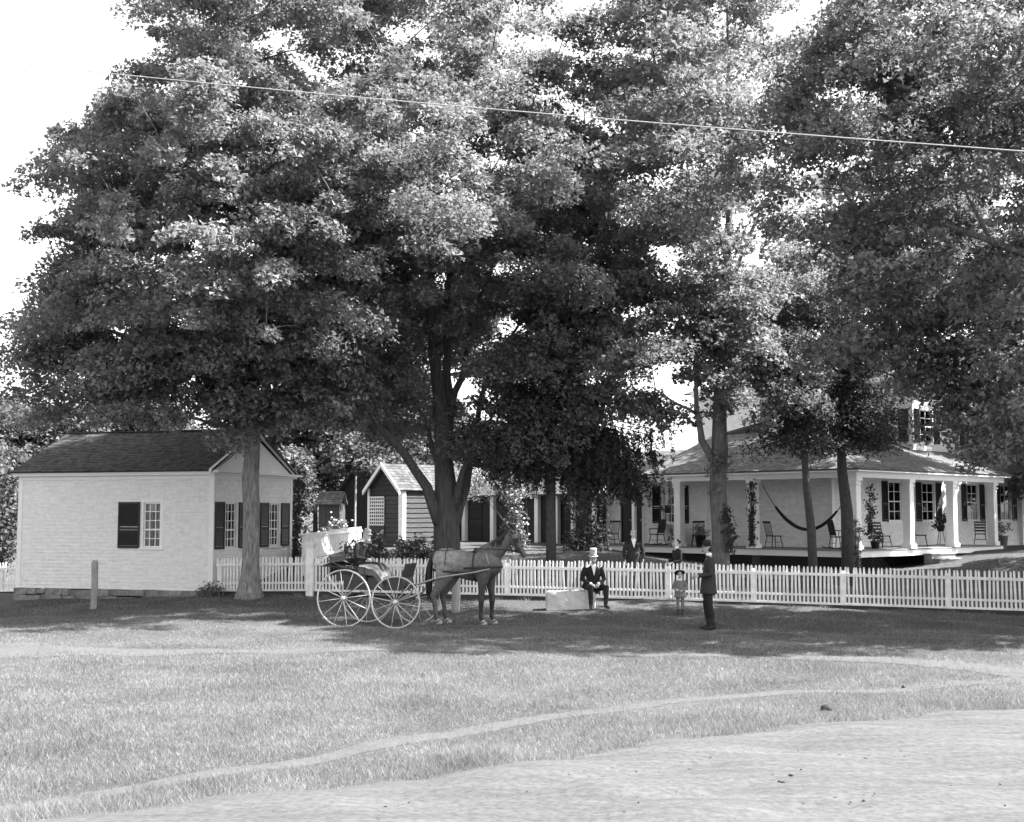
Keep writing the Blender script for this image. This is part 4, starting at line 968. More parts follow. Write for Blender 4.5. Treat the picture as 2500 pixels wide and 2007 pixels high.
tree('maple_tree', 'big maple reaching in from the right edge with pale forked branches', b, trunk, limbs, E, 560, .66, 950, .1, 'barkA', 'leafA', 13, gap=.2, zmin=3.2, flat=.48, lo=.25)
# tall tree added behind the right side of the house to shade the yard
Y = 49.0; b = g3(2620, Y); tp = lambda px, py, dy=0: P(px, py, Y+dy)
tree('added_shade_tree', 'dense dark tree added for shade, rising behind the right side of the farmhouse', b, [(b-Vector((0, 0, .1)), .4), (tp(2620, 1000), .34), (tp(2600, 600), .26), (tp(2580, 200), .12)], [[(tp(2612, 850), .2), (tp(2400, 600, -1), .12), (tp(2200, 480, -2), .05)], [(tp(2605, 700), .18), (tp(2500, 400, -2), .1), (tp(2350, 150, -3), .04)]],
     [ellp(2350, 420, Y-1, 380, 330, 6), ellp(2640, 420, Y, 300, 420, 7), ellp(2100, 600, Y-2, 190, 200, 4), ellp(2330, 760, Y-1, 330, 170, 4)], 80, 1.4, 240, .26, 'barkB', 'leafB', 17, gap=.2, zmin=5.8, flat=.5, lo=.25)
# tree added on the right for its shade, mostly out of view
Y = 37.5; b = Vector((20.5, Y, gz1(20.5, Y)))
tree('added_shade_tree', 'broad tree added for shade at the right edge, only its outer leaves in view', b, [(b-Vector((0, 0, .1)), .4), (b+Vector((0, 0, 5)), .3), (b+Vector((0, 0, 13)), .15)], [], [(20.5, 38.5, 11, 7, 6.5, 6)], 170, 1.2, 420, .2, 'barkB', 'leafB', 19, flat=.36, zmin=5.3, lo=.25)
b = Vector((27.5, 55, gz1(27.5, 55)))  # tree added past the house end to shade its far wing
tree('added_shade_tree', 'far right tree added for shade beyond the end of the farmhouse', b, [(b-Vector((0, 0, .1)), .4), (b+Vector((0, 0, 5)), .3), (b+Vector((0, 0, 12)), .15)], [], [(27.5, 55, 8.5, 6, 6.5, 6)], 150, 1.5, 240, .26, 'barkB', 'leafB', 20, zmin=3, lo=.25)
b = Vector((20.5, 28.5, gz1(20.5, 28.5)))  # out of view, added to cast shade on the verge
tree('added_shade_tree', 'unseen tree added just beyond the right edge, throwing its shade along the fence', b, [(b-Vector((0, 0, .1)), .4), (b+Vector((0, 0, 5)), .3), (b+Vector((0, 0, 12)), .15)], [], [(20.5, 28.2, 9.5, 5, 4.6, 5)], 80, 1.6, 170, .3, 'barkB', 'leafB', 29, zmin=4.5, lo=.25, gap=.3)
# backdrop trees
def simple_tree(name, label, px, Y, ptop, E, nl, rh, dens, L, leaf, seed, gap=0, zmin=2.2, group=None, bark='barkC', tr=.16):
    b = g3(px, Y); tk = [(b-Vector((0, 0, .1)), tr), (b+Vector((0, 0, 1.5)), tr*.8), (P(px, ptop, Y), tr*.25)]
    return tree(name, label, b, tk, [], E, nl, rh, dens, L, bark, leaf, seed, gap=gap, zmin=zmin, group=group, lo=.3)
simple_tree('apple_tree', 'sunlit leafy tree between the small office and the dark barn', 770, 66, 1060, [ellp(750, 1080, 66, 130, 150, 3), ellp(700, 1180, 62, 60, 90, 2), ellp(860, 1000, 68, 150, 120, 3), ellp(860, 1110, 57.5, 60, 50, 1.2)], 260, .9, 420, .17, 'leafD', 21)
simple_tree('apple_tree', 'leafy tree seen behind the roof of the little board shed', 1010, 66, 1060, [ellp(1020, 1100, 66, 130, 100, 3), ellp(980, 1000, 66, 120, 110, 3), ellp(950, 1120, 62, 70, 40, 2)], 200, .9, 420, .17, 'leafD', 22)
simple_tree('orchard_tree', 'pale leafy tree behind the left end of the office roof', 120, 70, 960, [ellp(150, 1060, 70, 190, 110, 4), ellp(330, 1010, 72, 150, 70, 3), ellp(20, 1080, 68, 90, 130, 3)], 260, 1.0, 330, .18, 'leafD', 23)
simple_tree('orchard_tree', 'low pale tree at the far left edge beyond the office', -60, 60, 1050, [ellp(-60, 1120, 60, 110, 130, 3)], 40, 1.1, 200, .2, 'leafD', 24)
# far wooded line low behind the yard
r = np.random.default_rng(33); lob = []
for i in range(140):
    x = r.uniform(-70, 75); y = 105+r.uniform(0, 14); lob.append((x, y, gz1(x, y)+r.uniform(.5, 4.5), 2.3, 1.8))
build_leaves('far_woods', lobe_leaves(lob, 55, .5, r), M_['leafD'], None, 'stuff'); o = bpy.data.objects['far_woods']; tag(o, 'low far line of woods beyond the yards', 'woods')
# conifers ------------------------------------------------------------
def conifer(name, label, b, top, trunk, E, n, seed, hang=.5, leafL=.16, dens=70, zmin=3.0, group=None, pad=.55, m='leafC'):
    """tiers of flat boughs with hanging sprays"""
    r = np.random.default_rng(seed); root = thing(name, label, 'tree', Vector(b), group)
    mb = MB(); mb.tube([p for p, _ in trunk], [q for _, q in trunk], 12, wob=.1); mb.build('trunk', M_['barkC'], root, smooth=True)
    tp_ = np.array([p for p, _ in trunk]); bo = MB(); C = []; Nn = []
    for e in E:
        for _ in range(int(n*e[3]*e[5]/sum(q[3]*q[5] for q in E))):
            d = r.normal(size=3); d /= np.linalg.norm(d); p = np.array(e[:3])+d*(.35+.7*r.random()**.7)*np.array(e[3:6])
            if p[2] < zmin: continue
            zt = p[2]+.35*math.hypot(p[0]-b[0], p[1]-b[1])*.5
            o = np.array([np.interp(zt, tp_[:, 2], tp_[:, k]) for k in range(3)])
            bo.tube([o, (o+p)/2+np.array([0, 0, .12]), p], [.03, .02, .008], 4)
            L = np.linalg.norm(p-o)
            if hang > .4:
                for t in r.random(max(3, int(L*9)))*.8+.25:
                    c = o+(p-o)*t+r.normal(size=3)*np.array([.14, .14, .03]); ln_ = hang*(.35+1.3*r.random()); k = int(ln_*46)+6
                    zz = r.random(k)*ln_; q = np.stack([r.normal(size=k)*.035, r.normal(size=k)*.035, -zz], 1); C.append(c+q); Nn.append(norm(r.normal(size=(k, 3))*np.array([1, 1, .25])))
                continue
            for t in np.linspace(.35, 1.05, max(3, int(L*3))):
                c = o+(p-o)*t+np.array([0, 0, .15*math.sin(t*3.1)]); k = int(dens*.35)
                q = r.normal(size=(k, 3))*np.array([pad*.5, pad*.5, .07]); hz = -np.abs(r.normal(size=k))*hang*(.4+.6*r.random(k)); q[:, 2] += hz
                C.append(c+q); Nn.append(norm(r.normal(size=(k, 3))*np.array([1, 1, .35])+np.array([0, -.2, .25 if hang > .4 else .9])))
    bo.build('boughs', M_['barkC'], root, kind='stuff'); C = np.concatenate(C); Nn = np.concatenate(Nn)
    build_leaves('crown', leaf_quads(C, Nn, leafL, r, .3), M_[m], root); return root
Y = 36.5; b = g3(1984, Y); tp = lambda px, py, dy=0: P(px, py, Y+dy)
conifer('spruce_tree', 'slender dark spruce with a bare leaning lower trunk before the hammock', b, 0, [(b-Vector((0, 0, .1)), .14), (tp(1980, 1290), .125), (tp(1968, 1180), .105), (tp(1962, 1080), .085), (tp(1958, 950), .05), (tp(1954, 850), .015)], [ellp(1945, 1085, Y+.3, 115, 40, 1.6), ellp(1940, 1010, Y+.3, 105, 45, 1.5), ellp(1945, 900, Y+.3, 80, 90, 1.2), ellp(1890, 1130, Y, 60, 22, .8)], 260, 41, .22, .13, 60, 4.3)
b = g3(2068, 37.5); tp = lambda px, py, dy=0: P(px, py, 37.5+dy)
conifer('spruce_tree', 'darker spruce with layered boughs beside the corner column of the porch', b, 0, [(b-Vector((0, 0, .1)), .2), (tp(2068, 1250), .18), (tp(2056, 1150), .15), (tp(2050, 1000), .09), (tp(2050, 800), .02)], [ellp(2085, 1070, 37.8, 115, 45, 1.7), ellp(2080, 980, 37.8, 105, 50, 1.6), ellp(2070, 860, 37.8, 85, 90, 1.3), ellp(2150, 1040, 37.2, 80, 50, 1.3)], 290, 42, .2, .13, 60, 4.4)
Y = 37.6; b = g3(1345, Y); tp = lambda px, py, dy=0: P(px, py, Y+dy)
conifer('weeping_spruce', 'dark weeping conifer with hanging sprays hiding the middle of the house', b, 0, [(b-Vector((0, 0, .1)), .16), (tp(1345, 1260), .145), (tp(1345, 1150), .13), (tp(1343, 1000), .1), (tp(1340, 800), .05)], [ellp(1300, 1110, Y-.5, 110, 60, 1.5), ellp(1440, 1120, Y+.2, 120, 55, 1.5), ellp(1215, 1080, Y-.8, 80, 60, 1.3), ellp(1520, 1080, Y+.4, 110, 45, 1.3), ellp(1370, 960, Y, 150, 70, 1.8), ellp(1575, 1165, Y+.6, 60, 20, .7), ellp(1360, 850, Y, 100, 80, 1.3)], 190, 43, .62, .12, 70, 2.4, pad=.45)
# shrubs and vines ---------------------------------------------------
def shrub(name, label, lob, dens, L, m, seed, base, cat='shrub', stems=3, group=None, bloom=0):
    r = np.random.default_rng(seed); root = thing(name, label, cat, Vector(base), group); sb = MB()
    for l in lob[:12]: limb(sb, Vector(base)+Vector((random.uniform(-.1, .1), 0, -.05)), l[:3], .02, .006, .03, l[0], 5, 4)
    sb.build('stems', M_['barkC'], root, kind='stuff')
    V = lobe_leaves(lob, dens, L, r, .2, .35, .8); build_leaves('foliage', V, M_[m], root)
    if bloom:
        l = np.array(lob); k = r.integers(0, len(l), bloom); c = l[k, :3]+r.normal(size=(bloom, 3))*l[k, 3:4]*.55; mb = MB()
        for p in c: mb.ell(p, (.045, .045, .035), 6, 4)
        mb.build('blossoms', M_['bloom'], root)
    return root
def blob(px, py, Y, r, rz=None): c = P(px, py, Y); return (c.x, c.y, c.z, r, rz or r)
shrub('ivy_bush', 'tall dark bush climbing the far corner of the small office', [blob(722+random.uniform(-8, 10), y, 42.6+random.uniform(-.2, .3), .34) for y in range(1160, 1390, 22)], 900, .12, 'leafC', 51, g3(722, 42.6))
shrub('shrub', 'dark overgrown shrub at the far left behind the picket fence', [blob(random.uniform(-60, 40), random.uniform(1170, 1370), 45+random.uniform(-1, 1), .6) for i in range(26)], 420, .15, 'leafC', 52, g3(0, 45))
shrub('weeds', 'low weeds at the near corner of the office foundation', [blob(490+i*7, 1452-i % 3*9, 36.2, .22) for i in range(7)], 1300, .09, 'leafB', 53, G(510, 1462))
shrub('climbing_vine', 'pale flowering vine over a post behind the horse head', [blob(1255+random.uniform(-14, 26), y, 44+random.uniform(-.3, .3), .33) for y in range(1195, 1350, 14)], 650, .12, 'leafD', 54, g3(1262, 44), bloom=70)
shrub('climbing_vine', 'dark thicket of vine hanging over the porch posts behind the seated man', [blob(random.uniform(1385, 1470), random.uniform(1165, 1345), 45+random.uniform(-.5, .5), .42) for i in range(30)], 430, .12, 'leafC', 55, g3(1420, 45))
shrub('climbing_vine', 'leafy creeper hanging along the eaves of the dark woodshed', [blob(random.uniform(1125, 1310), random.uniform(1148, 1205), 54.0-(i%5)*.5, .42) for i in range(46)], 420, .13, 'leafB', 56, g3(1290, 53))
fl = [('clump of pale leafed flowers behind the buggy seat', 870, 1345), ('white bloomed plant standing before the lattice side of the board shed', 935, 1330), ('white flowers crowding the fence left of the big tree', 1000, 1335), ('leafy flowers low against the foot of the big furrowed trunk', 1050, 1345), ('pale flowering plant in front of the grey outhouse', 815, 1290)]
for i, (lb, px, py) in enumerate(fl):
    Yf = 37.6+i*.5 if i < 4 else 49
    shrub('flowering_plant', lb, [blob(px+random.uniform(-28, 28), py+random.uniform(-22, 26), Yf+random.uniform(-.3, .3), .24) for k in range(12)], 800, .11, 'leafD', 60+i, g3(px, Yf), 'plant', group='garden plants behind the fence', bloom=60)
for lb, px, y0, y1, Yv, w in (('thin vine twisted up the middle porch column', 1836, 1180, 1330, 43.9+2.9, 5), ('leafy vine at the foot of the corner column', 2092, 1270, 1365, 43.4, 11), ('hanging vine just right of the corner column', 2124, 1190, 1300, 45, 9), ('vine climbing the right side of the third tree trunk', 1782, 1245, 1345, 36.8, 9)):
    shrub('vine', lb, [blob(px+random.uniform(-w, w), y, Yv-.25, .16) for y in range(y0, y1, 9)], 1100, .1, 'leafC' if px != 2092 else 'leafB', 80+px % 7, P(px, y1, Yv-.25), 'vine')

print('LEAVES', LEAVES, 'TRIS', sum(len(o.data.polygons)*2 for o in bpy.data.objects if o.type=='MESH'))
# ------------------------------------------------------------------ people, horse, buggy, porch things
def hull(lofts, voxel, smooth=4):
    """one continuous surface from overlapping lofts; each face keeps the material of the nearest loft"""
    mb = MB(); smp = []; sm = []
    for l in lofts:
        pts, rad, mi = l[0], l[1], l[2]; side = l[3] if len(l) > 3 else (1, 0, 0); n0 = len(mb.v)
        mb.tube(pts, rad, 14, side=side)
        for i in range(n0, len(mb.v)): smp.append(mb.v[i]); sm.append(mi)
    me = mb.mesh('tmp', []); o = bpy.data.objects.new('tmp', me); COL.objects.link(o)
    r = o.modifiers.new('r', 'REMESH'); r.mode = 'VOXEL'; r.voxel_size = voxel
    s = o.modifiers.new('s', 'SMOOTH'); s.iterations = smooth; s.factor = .5
    dg = bpy.context.evaluated_depsgraph_get(); ev = o.evaluated_get(dg); m2 = ev.to_mesh()
    v = np.empty(len(m2.vertices)*3, np.float32); m2.vertices.foreach_get('co', v); v = v.reshape(-1, 3)
    f = [tuple(p.vertices) for p in m2.polygons]; c = np.array([np.mean(v[list(p)], 0) for p in f]); ev.to_mesh_clear()
    bpy.data.objects.remove(o); bpy.data.meshes.remove(me)
    smp = np.array(smp); sm = np.array(sm); mi = np.empty(len(f), int)
    for i in range(0, len(f), 2000):
        mi[i:i+2000] = sm[np.argmin(((c[i:i+2000, None]-smp[None])**2).sum(2), 1)]
    out = MB(); out.v = [tuple(x) for x in v]; out.f = f; out.m = [int(x) for x in mi]; return out
def hand(mb, w, d, up, s, mi, curl=.7):
    """palm, four fingers, thumb at wrist w, pointing along d with back of the hand towards up; s = +1 right, -1 left"""
    w, d, up = Vector(w), Vector(d).normalized(), Vector(up); up = (up-d*up.dot(d)).normalized(); sd = d.cross(up)*s
    mb.k = mi; mb.tube([w-d*.02, w+d*.03, w+d*.085], [(.026, .02), (.038, .016), (.038, .013)], 8, side=sd)
    for i, ln in enumerate((.07, .078, .073, .057)):
        b = w+d*.08+sd*(.028-.0185*i); c = curl*(1+.08*i); d2 = (d*math.cos(c)-up*math.sin(c)); d3 = (d*math.cos(2*c)-up*math.sin(2*c)); d4 = (d*math.cos(2.7*c)-up*math.sin(2.7*c))
        p = [b-d*.01, b+d2*ln*.45, b+d2*ln*.45+d3*ln*.32, b+d2*ln*.45+d3*ln*.32+d4*ln*.25]; mb.tube(p, [.0098, .0092, .0085, .0065], 6)
    b = w+d*.025+sd*.033; t1 = (d*.7+sd*.6-up*.35).normalized(); t2 = (d*.85+sd*.1-up*.6).normalized()
    mb.tube([b-sd*.012, b+t1*.04, b+t1*.04+t2*.033], [.0125, .0105, .008], 6)
def person(label, loc, yaw, J, mats, voxel=.0145, skirt=None, hands=(), head=None, group=None, tache=0, sc=1.0, shoesm=4, hk=1.0):
    """mats: coat, trousers, skin, shirt, shoes, dark features"""
    root = thing('person', label, 'person', Matrix.Translation(Vector(loc)) @ Matrix.Rotation(yaw, 4, 'Z') @ Matrix.Scale(sc, 4), group)
    V_ = lambda p: Vector(p); L = []
    pel, ch, nk, hd = V_(J['pelvis']), V_(J['chest']), V_(J['neck']), V_(J['head'])
    w = J.get('w', 1.0); fw = J.get('side', (1, 0, 0))
    wa = pel.lerp(ch, .5)
    L.append(([pel-Vector((0, 0, .1)), pel, wa, ch-(ch-wa)*.2, ch+(nk-ch)*.45, nk-(nk-ch)*.12], [(.15*w, .115), (.175*w, .135), (.165*w, .125), (.19*w, .13), (.185*w, .105), (.075, .065)], 0, fw))
    L.append(([nk-(nk-ch)*.15, nk+(hd-nk)*.5], [.058, .052], 2))
    hy, ht = J.get('head_yaw', 0), J.get('head_tilt', 0)
    HM = Matrix.Translation(hd) @ Matrix.Rotation(hy, 4, 'Z') @ Matrix.Rotation(ht, 4, 'X') @ Matrix.Scale(hk, 4)
    h = lambda x, y, z: HM @ Vector((x, y, z)); hs = HM.to_3x3() @ Vector((1, 0, 0))
    L.append(([h(0, .035, -.118), h(0, .03, -.095), h(0, .012, -.05), h(0, 0, .0), h(0, -.006, .05), h(0, -.008, .09), h(0, -.008, .118)], [(.022, .02), (.044, .05), (.062, .078), (.07, .09), (.073, .096), (.058, .078), (.02, .03)], 2, hs))
    L.append(([h(0, .085, .025), h(0, .104, -.012), h(0, .108, -.026), h(0, .085, -.032)], [.009, .014, .017, .01], 2, hs))
    for s in (-1, 1): L.append(([h(s*.068, -.012, .02), h(s*.082, -.016, .012), h(s*.078, -.006, -.035)], [.014, .016, .009], 2))
    for s, a, b, c in ((1, 'shR', 'elR', 'wrR'), (-1, 'shL', 'elL', 'wrL')):
        A, B, C = V_(J[a]), V_(J[b]), V_(J[c]); bi = (ch+(nk-ch)*.4)
        L.append(([bi.lerp(A, .4), A, A.lerp(B, .5), B, B.lerp(C, .5), C], [.07, .07, .061, .053, .049, .04], 0))
        A, B, C = V_(J['hip'+a[2]]), V_(J['kn'+a[2]]), V_(J['an'+a[2]]); t = V_(J['to'+a[2]]); lm = J.get('legmat', 1)
        L.append(([pel.lerp(A, .5)+Vector((0, 0, .03)), A, A.lerp(B, .3)], [.1, .1, .094], 0 if skirt else lm))
        L.append(([A.lerp(B, .3), A.lerp(B, .5), B, B.lerp(C, .45), C+Vector((0, 0, .03))], [.092, .086, .07, .064, .055], lm))
        L.append(([C+Vector((0, 0, .05)), C, C.lerp(t, .25)-Vector((0, 0, .03))], [.045, .05, .045], 4))
        L.append(([C+(C-t)*.22+Vector((0, 0, -.04)), C-Vector((0, 0, .035)), C.lerp(t, .6)-Vector((0, 0, .02)), t], [(.036, .034), (.042, .042), (.045, .032), (.03, .02)], 4, (1, 0, 0)))
    if skirt:
        for pts, rad, mi in skirt: L.append((pts, rad, mi, fw))
    mb = hull(L, voxel)
    for s, W_, d, up, cu in hands: hand(mb, W_, d, up, s, 2, cu)
    mb.k = 5
    for s in (-1, 1):
        mb.ell((s*.03, .083, .012), (.013, .008, .007), 8, 5, HM); mb.bb(s*.03-.018, s*.03+.018, .084, .094, .032, .039, HM)
    mb.bb(-.024, .024, .082, .09, -.064, -.058, HM)
    if tache: mb.tube([h(-.045, .076, -.058), h(-.02, .094, -.046), h(0, .1, -.044), h(.02, .094, -.046), h(.045, .076, -.058)], [.006, .012, .01, .012, .006], 6)
    body = mb.build('body', [M_[m] for m in mats], root, smooth=True, world=False)
    return root, HM
def lpart(mb, name, m, root, smooth=True): return mb.build(name, M_[m], root, smooth=smooth, world=False)
# --- the man with the tall pale hat on the stone block
Yb = 31.6; bz = gz1(XY(1440, Yb), Yb)
q = Vector((XY(1446, Yb), Yb, bz))
J = dict(pelvis=(0, 0, .52), chest=(0, .05, .86), neck=(0, .1, 1.06), head=(.01, .15, 1.2), head_yaw=-.12, head_tilt=-.15, shR=(.2, .05, .97), shL=(-.2, .05, .97), elR=(.29, .06, .7), elL=(-.27, .1, .7), wrR=(.1, .28, .6), wrL=(-.1, .29, .59),
         hipR=(.1, .02, .5), hipL=(-.1, .02, .5), knR=(.13, .42, .53), knL=(-.27, .4, .52), anR=(.12, .40, .1), anL=(-.24, .43, .1), toR=(.15, .58, .03), toL=(-.3, .6, .03))
rt, HM = person('man in a tall pale top hat and black suit seated on the stone block', q, math.pi+.12, J, ['cloth_black', 'cloth_black', 'skin2', 'linen', 'leather', 'hair'], hands=[(1, (.085, .3, .59), (-.75, .55, -.3), (.1, .5, .8), .6), (-1, (-.085, .31, .58), (.75, .5, -.3), (0, .5, .8), .8)],
    skirt=[([(0, -.05, .66), (.02, -.08, .5), (.05, -.1, .42)], [(.2, .15), (.24, .17), (.25, .17)], 0)])
mb = MB(); mb.lathe([(.078, .075), (.08, .08), (.077, .1), (.08, .16), (.088, .25), (.09, .262), (.0, .265)], (0, -.005, 0), 20, HM); mb.lathe([(.07, .07), (.115, .066), (.125, .075), (.122, .08), (.078, .078)], (0, -.003, 0), 20, HM); lpart(mb, 'top_hat', 'hatpale', rt)
mb = MB(); mb.lathe([(.081, .088), (.0815, .09), (.0825, .12), (.081, .122)], (0, -.005, 0), 20, HM); lpart(mb, 'hat_band', 'hatgrey', rt)
mb = MB(); mb.add([(-.055, .185, 1.035), (.055, .185, 1.035), (.0, .205, .79), (0, .16, .8), (-.05, .13, 1.05), (.05, .13, 1.05)], [(0, 2, 1), (0, 4, 3, 2), (1, 2, 3, 5), (4, 0, 1, 5)]); mb.lathe([(.066, 1.03), (.068, 1.075), (.06, 1.075)], (0, .095, 0), 14); lpart(mb, 'shirt_front', 'linen', rt, False)
mb = MB()
for s in (1, -1): mb.tube([(s*.105, .268, .602), (s*.085, .3, .592)], [.046, .044], 10)
lpart(mb, 'cuff', 'linen', rt)
# --- stone mounting block
x0, x1 = XY(1333, Yb), XY(1452, Yb); M = frame(((x0+x1)/2, Yb+.02, bz), (1, -.03, 0)); mb = MB(); bm = bmesh.new(); bmesh.ops.create_cube(bm, size=1); bmesh.ops.scale(bm, vec=(x1-x0, .5, .52), verts=bm.verts); bmesh.ops.translate(bm, vec=(0, 0, .16), verts=bm.verts)
bmesh.ops.bevel(bm, geom=bm.edges[:], offset=.03, segments=2, affect='EDGES'); bmesh.ops.subdivide_edges(bm, edges=[e for e in bm.edges if e.calc_length() > .3], cuts=7, use_grid_fill=True)
for v in bm.verts: n_ = noise.noise_vector(v.co*3.5)+.5*noise.noise_vector(v.co*9); v.co += n_*.035; v.co.z -= .05*max(0, v.co.x)*(v.co.z > .3)
me = bpy.data.meshes.new('stone_block'); bm.to_mesh(me); bm.free(); me.materials.append(M_['marble']); tag(link('stone_block', me, None, M), 'long pale rough stone block lying in the grass before the fence', 'stone')
# --- standing man in profile
q = G(1731, 1538); 
J = dict(pelvis=(0, 0, .98), chest=(0, -.02, 1.3), neck=(0, -.03, 1.53), head=(0, .03, 1.68), head_yaw=.12, head_tilt=-.05, shR=(.2, -.03, 1.44), shL=(-.2, -.03, 1.44), elR=(.25, -.06, 1.16), elL=(-.24, -.05, 1.15), wrR=(.2, .22, 1.1), wrL=(-.2, .2, 1.12),
         hipR=(.09, 0, .95), hipL=(-.09, 0, .95), knR=(.1, .05, .52), knL=(-.1, -.01, .52), anR=(.1, .0, .1), anL=(-.1, -.1, .1), toR=(.13, .2, .03), toL=(-.12, .1, .03))
rt, HM = person('man in a dark round hat and long grey coat standing in profile near the child', q, R(83), J, ['cloth_grey', 'cloth_black', 'skin2', 'linen', 'leather', 'hair'], tache=1, sc=1.03,
    skirt=[([(0, -.01, 1.15), (0, 0, .98), (0, .0, .8), (0, 0, .74)], [(.18, .145), (.2, .16), (.225, .18), (.228, .185)], 0)],
    hands=[(1, (.195, .235, 1.098), (-.1, .95, -.05), (.5, 0, .8), .95), (-1, (-.195, .215, 1.12), (.1, .95, .0), (-.5, 0, .8), .95)])
mb = MB(); mb.lathe([(.08, .05), (.085, .06), (.09, .1), (.085, .15), (.06, .178), (0, .185)], (0, -.012, 0), 20, HM); mb.lathe([(.075, .055), (.12, .05), (.135, .062), (.13, .066), (.08, .064)], (0, -.005, 0), 20, HM); lpart(mb, 'hat', 'cloth_black', rt)
mb = MB(); mb.lathe([(.062, 1.53), (.066, 1.585), (.06, 1.585), (.056, 1.53)], (0, -.015, 0), 16); lpart(mb, 'collar', 'linen', rt)
mb = MB(); mb.ell((0, -.045, -.015), (.077, .065, .07), 12, 8, HM); lpart(mb, 'hair', 'hair', rt)
mb = MB(); mb.bb(.2, .225, .03, .1, .99, 1.02); lpart(mb, 'pocket_handkerchief', 'linen', rt, False)
# --- child
q = G(1661, 1501)
J = dict(pelvis=(0, 0, .98), chest=(0, -.0, 1.3), neck=(0, .0, 1.5), head=(0, .03, 1.68), head_yaw=.25, w=1.0, shR=(.2, 0, 1.42), shL=(-.2, 0, 1.42), elR=(.28, .02, 1.14), elL=(-.28, .02, 1.14), wrR=(.14, .24, 1.06), wrL=(-.14, .22, 1.02),
         hipR=(.09, 0, .95), hipL=(-.09, 0, .95), knR=(.1, .03, .52), knL=(-.1, 0, .52), anR=(.09, 0, .1), anL=(-.1, -.06, .1), toR=(.12, .2, .03), toL=(-.13, .14, .03))
rt, HM = person('small child in a pale belted suit and wide dark brimmed hat beside the standing man', q, math.pi-.25, J, ['cloth_pale', 'cloth_pale', 'skin', 'linen', 'leather', 'hair'], voxel=.016, sc=.565, hk=1.35,
    skirt=[([(0, 0, 1.2), (0, 0, .98), (0, .01, .72)], [(.2, .15), (.22, .17), (.26, .2)], 0)], hands=[(1, (.13, .25, 1.06), (-.8, .5, -.1), (.1, .4, .8), .7), (-1, (-.13, .23, 1.02), (.8, .5, 0), (0, .4, .8), .7)])
TB = HM @ Matrix.Translation((0, -.03, .06)) @ Matrix.Rotation(.55, 4, 'X')
mb = MB(); mb.lathe([(.08, -.01), (.16, -.016), (.172, -.004), (.165, .004), (.08, .004)], (0, 0, 0), 22, TB); lpart(mb, 'hat_brim', 'cloth_black', rt)
mb = MB(); mb.lathe([(.086, -.005), (.083, .03), (.072, .065), (.04, .085), (0, .088)], (0, 0, 0), 18, TB); lpart(mb, 'hat_crown', 'hatpale', rt)
mb = MB(); mb.tube([(.0+.225*math.cos(a), .17*math.sin(a), 1.03) for a in np.linspace(0, 2*math.pi, 25)], [(.012, .03)]*25, 6, side=(0, 0, 1), cap=False); lpart(mb, 'belt', 'cloth_pale', rt)
mb = MB(); mb.lathe([(.1, 1.44), (.075, 1.5), (.066, 1.5), (.09, 1.43)], (0, .01, 0), 14); lpart(mb, 'collar', 'linen', rt)
# --- man and woman inside the fence
ST = dict(pelvis=(0, 0, .98), chest=(0, 0, 1.3), neck=(0, 0, 1.52), head=(0, .02, 1.67), shR=(.2, 0, 1.43), shL=(-.2, 0, 1.43), elR=(.27, -.02, 1.15), elL=(-.27, -.02, 1.15), wrR=(.24, .14, .95), wrL=(-.25, .16, .97),
          hipR=(.09, 0, .95), hipL=(-.09, 0, .95), knR=(.1, .02, .52), knL=(-.1, .02, .52), anR=(.1, 0, .1), anL=(-.1, 0, .1), toR=(.12, .2, .03), toL=(-.12, .2, .03))
Ym = 35.4; x = XY(1546, Ym)
rt, HM = person('white haired bareheaded man in a dark coat behind the fence, pale shirt showing', (x, Ym, P(1546, 1292, Ym).z-1.8), math.pi, dict(ST, head_yaw=.1), ['cloth_dark', 'cloth_dark', 'skin', 'linen', 'leather', 'hair'], sc=1.0, tache=0,
    hands=[(1, (.24, .15, .94), (0, .3, -1), (.9, 0, 0), .3), (-1, (-.25, .17, .96), (0, .4, -.9), (-.9, 0, 0), .3)], skirt=[([(0, 0, 1.15), (0, 0, .98), (0, 0, .75)], [(.18, .145), (.2, .16), (.22, .18)], 0)])
mb = MB(); mb.ell((0, -.03, .035), (.079, .085, .088), 14, 8, HM); lpart(mb, 'hair', 'hairg', rt)
mb = MB(); mb.add([(-.06, .1, 1.5), (.06, .1, 1.5), (0, .15, 1.28), (0, .1, 1.28), (-.06, .04, 1.52), (.06, .04, 1.52)], [(0, 2, 1), (0, 4, 3, 2), (1, 2, 3, 5), (4, 0, 1, 5)]); mb.lathe([(.064, 1.5), (.066, 1.545), (.06, 1.545)], (0, .01, 0), 14); lpart(mb, 'shirt_front', 'linen', rt, False)
x = XY(1652, 35.0)
rt, HM = person('dark haired woman in a black dress behind the fence, looking to the left', (x, 35.0, P(1650, 1315, 35).z-1.62), R(112), dict(ST, w=.84, head_yaw=.0, shR=(.17, 0, 1.42), shL=(-.17, 0, 1.42), elR=(.23, -.02, 1.15), elL=(-.22, .0, 1.15), wrR=(.17, .22, 1.1), wrL=(-.15, .22, 1.08)), ['cloth_black', 'cloth_black', 'skin', 'linen', 'leather', 'hair'], sc=.9,
    hands=[(1, (.16, .235, 1.1), (-.7, .6, -.1), (.1, .4, .8), .6), (-1, (-.14, .235, 1.08), (.7, .6, 0), (0, .4, .8), .6)], skirt=[([(0, 0, 1.1), (0, 0, .95), (0, 0, .5), (0, 0, .05)], [(.13, .11), (.2, .18), (.28, .27), (.33, .34)], 0)])
mb = MB(); mb.ell((0, -.03, .035), (.082, .088, .092), 14, 8, HM); mb.ell((0, -.115, .03), (.045, .04, .045), 10, 7, HM); lpart(mb, 'hair', 'hair', rt)
mb = MB(); mb.lathe([(.062, 1.5), (.066, 1.56), (.06, 1.56)], (0, .01, 0), 14); lpart(mb, 'collar', 'linen', rt)
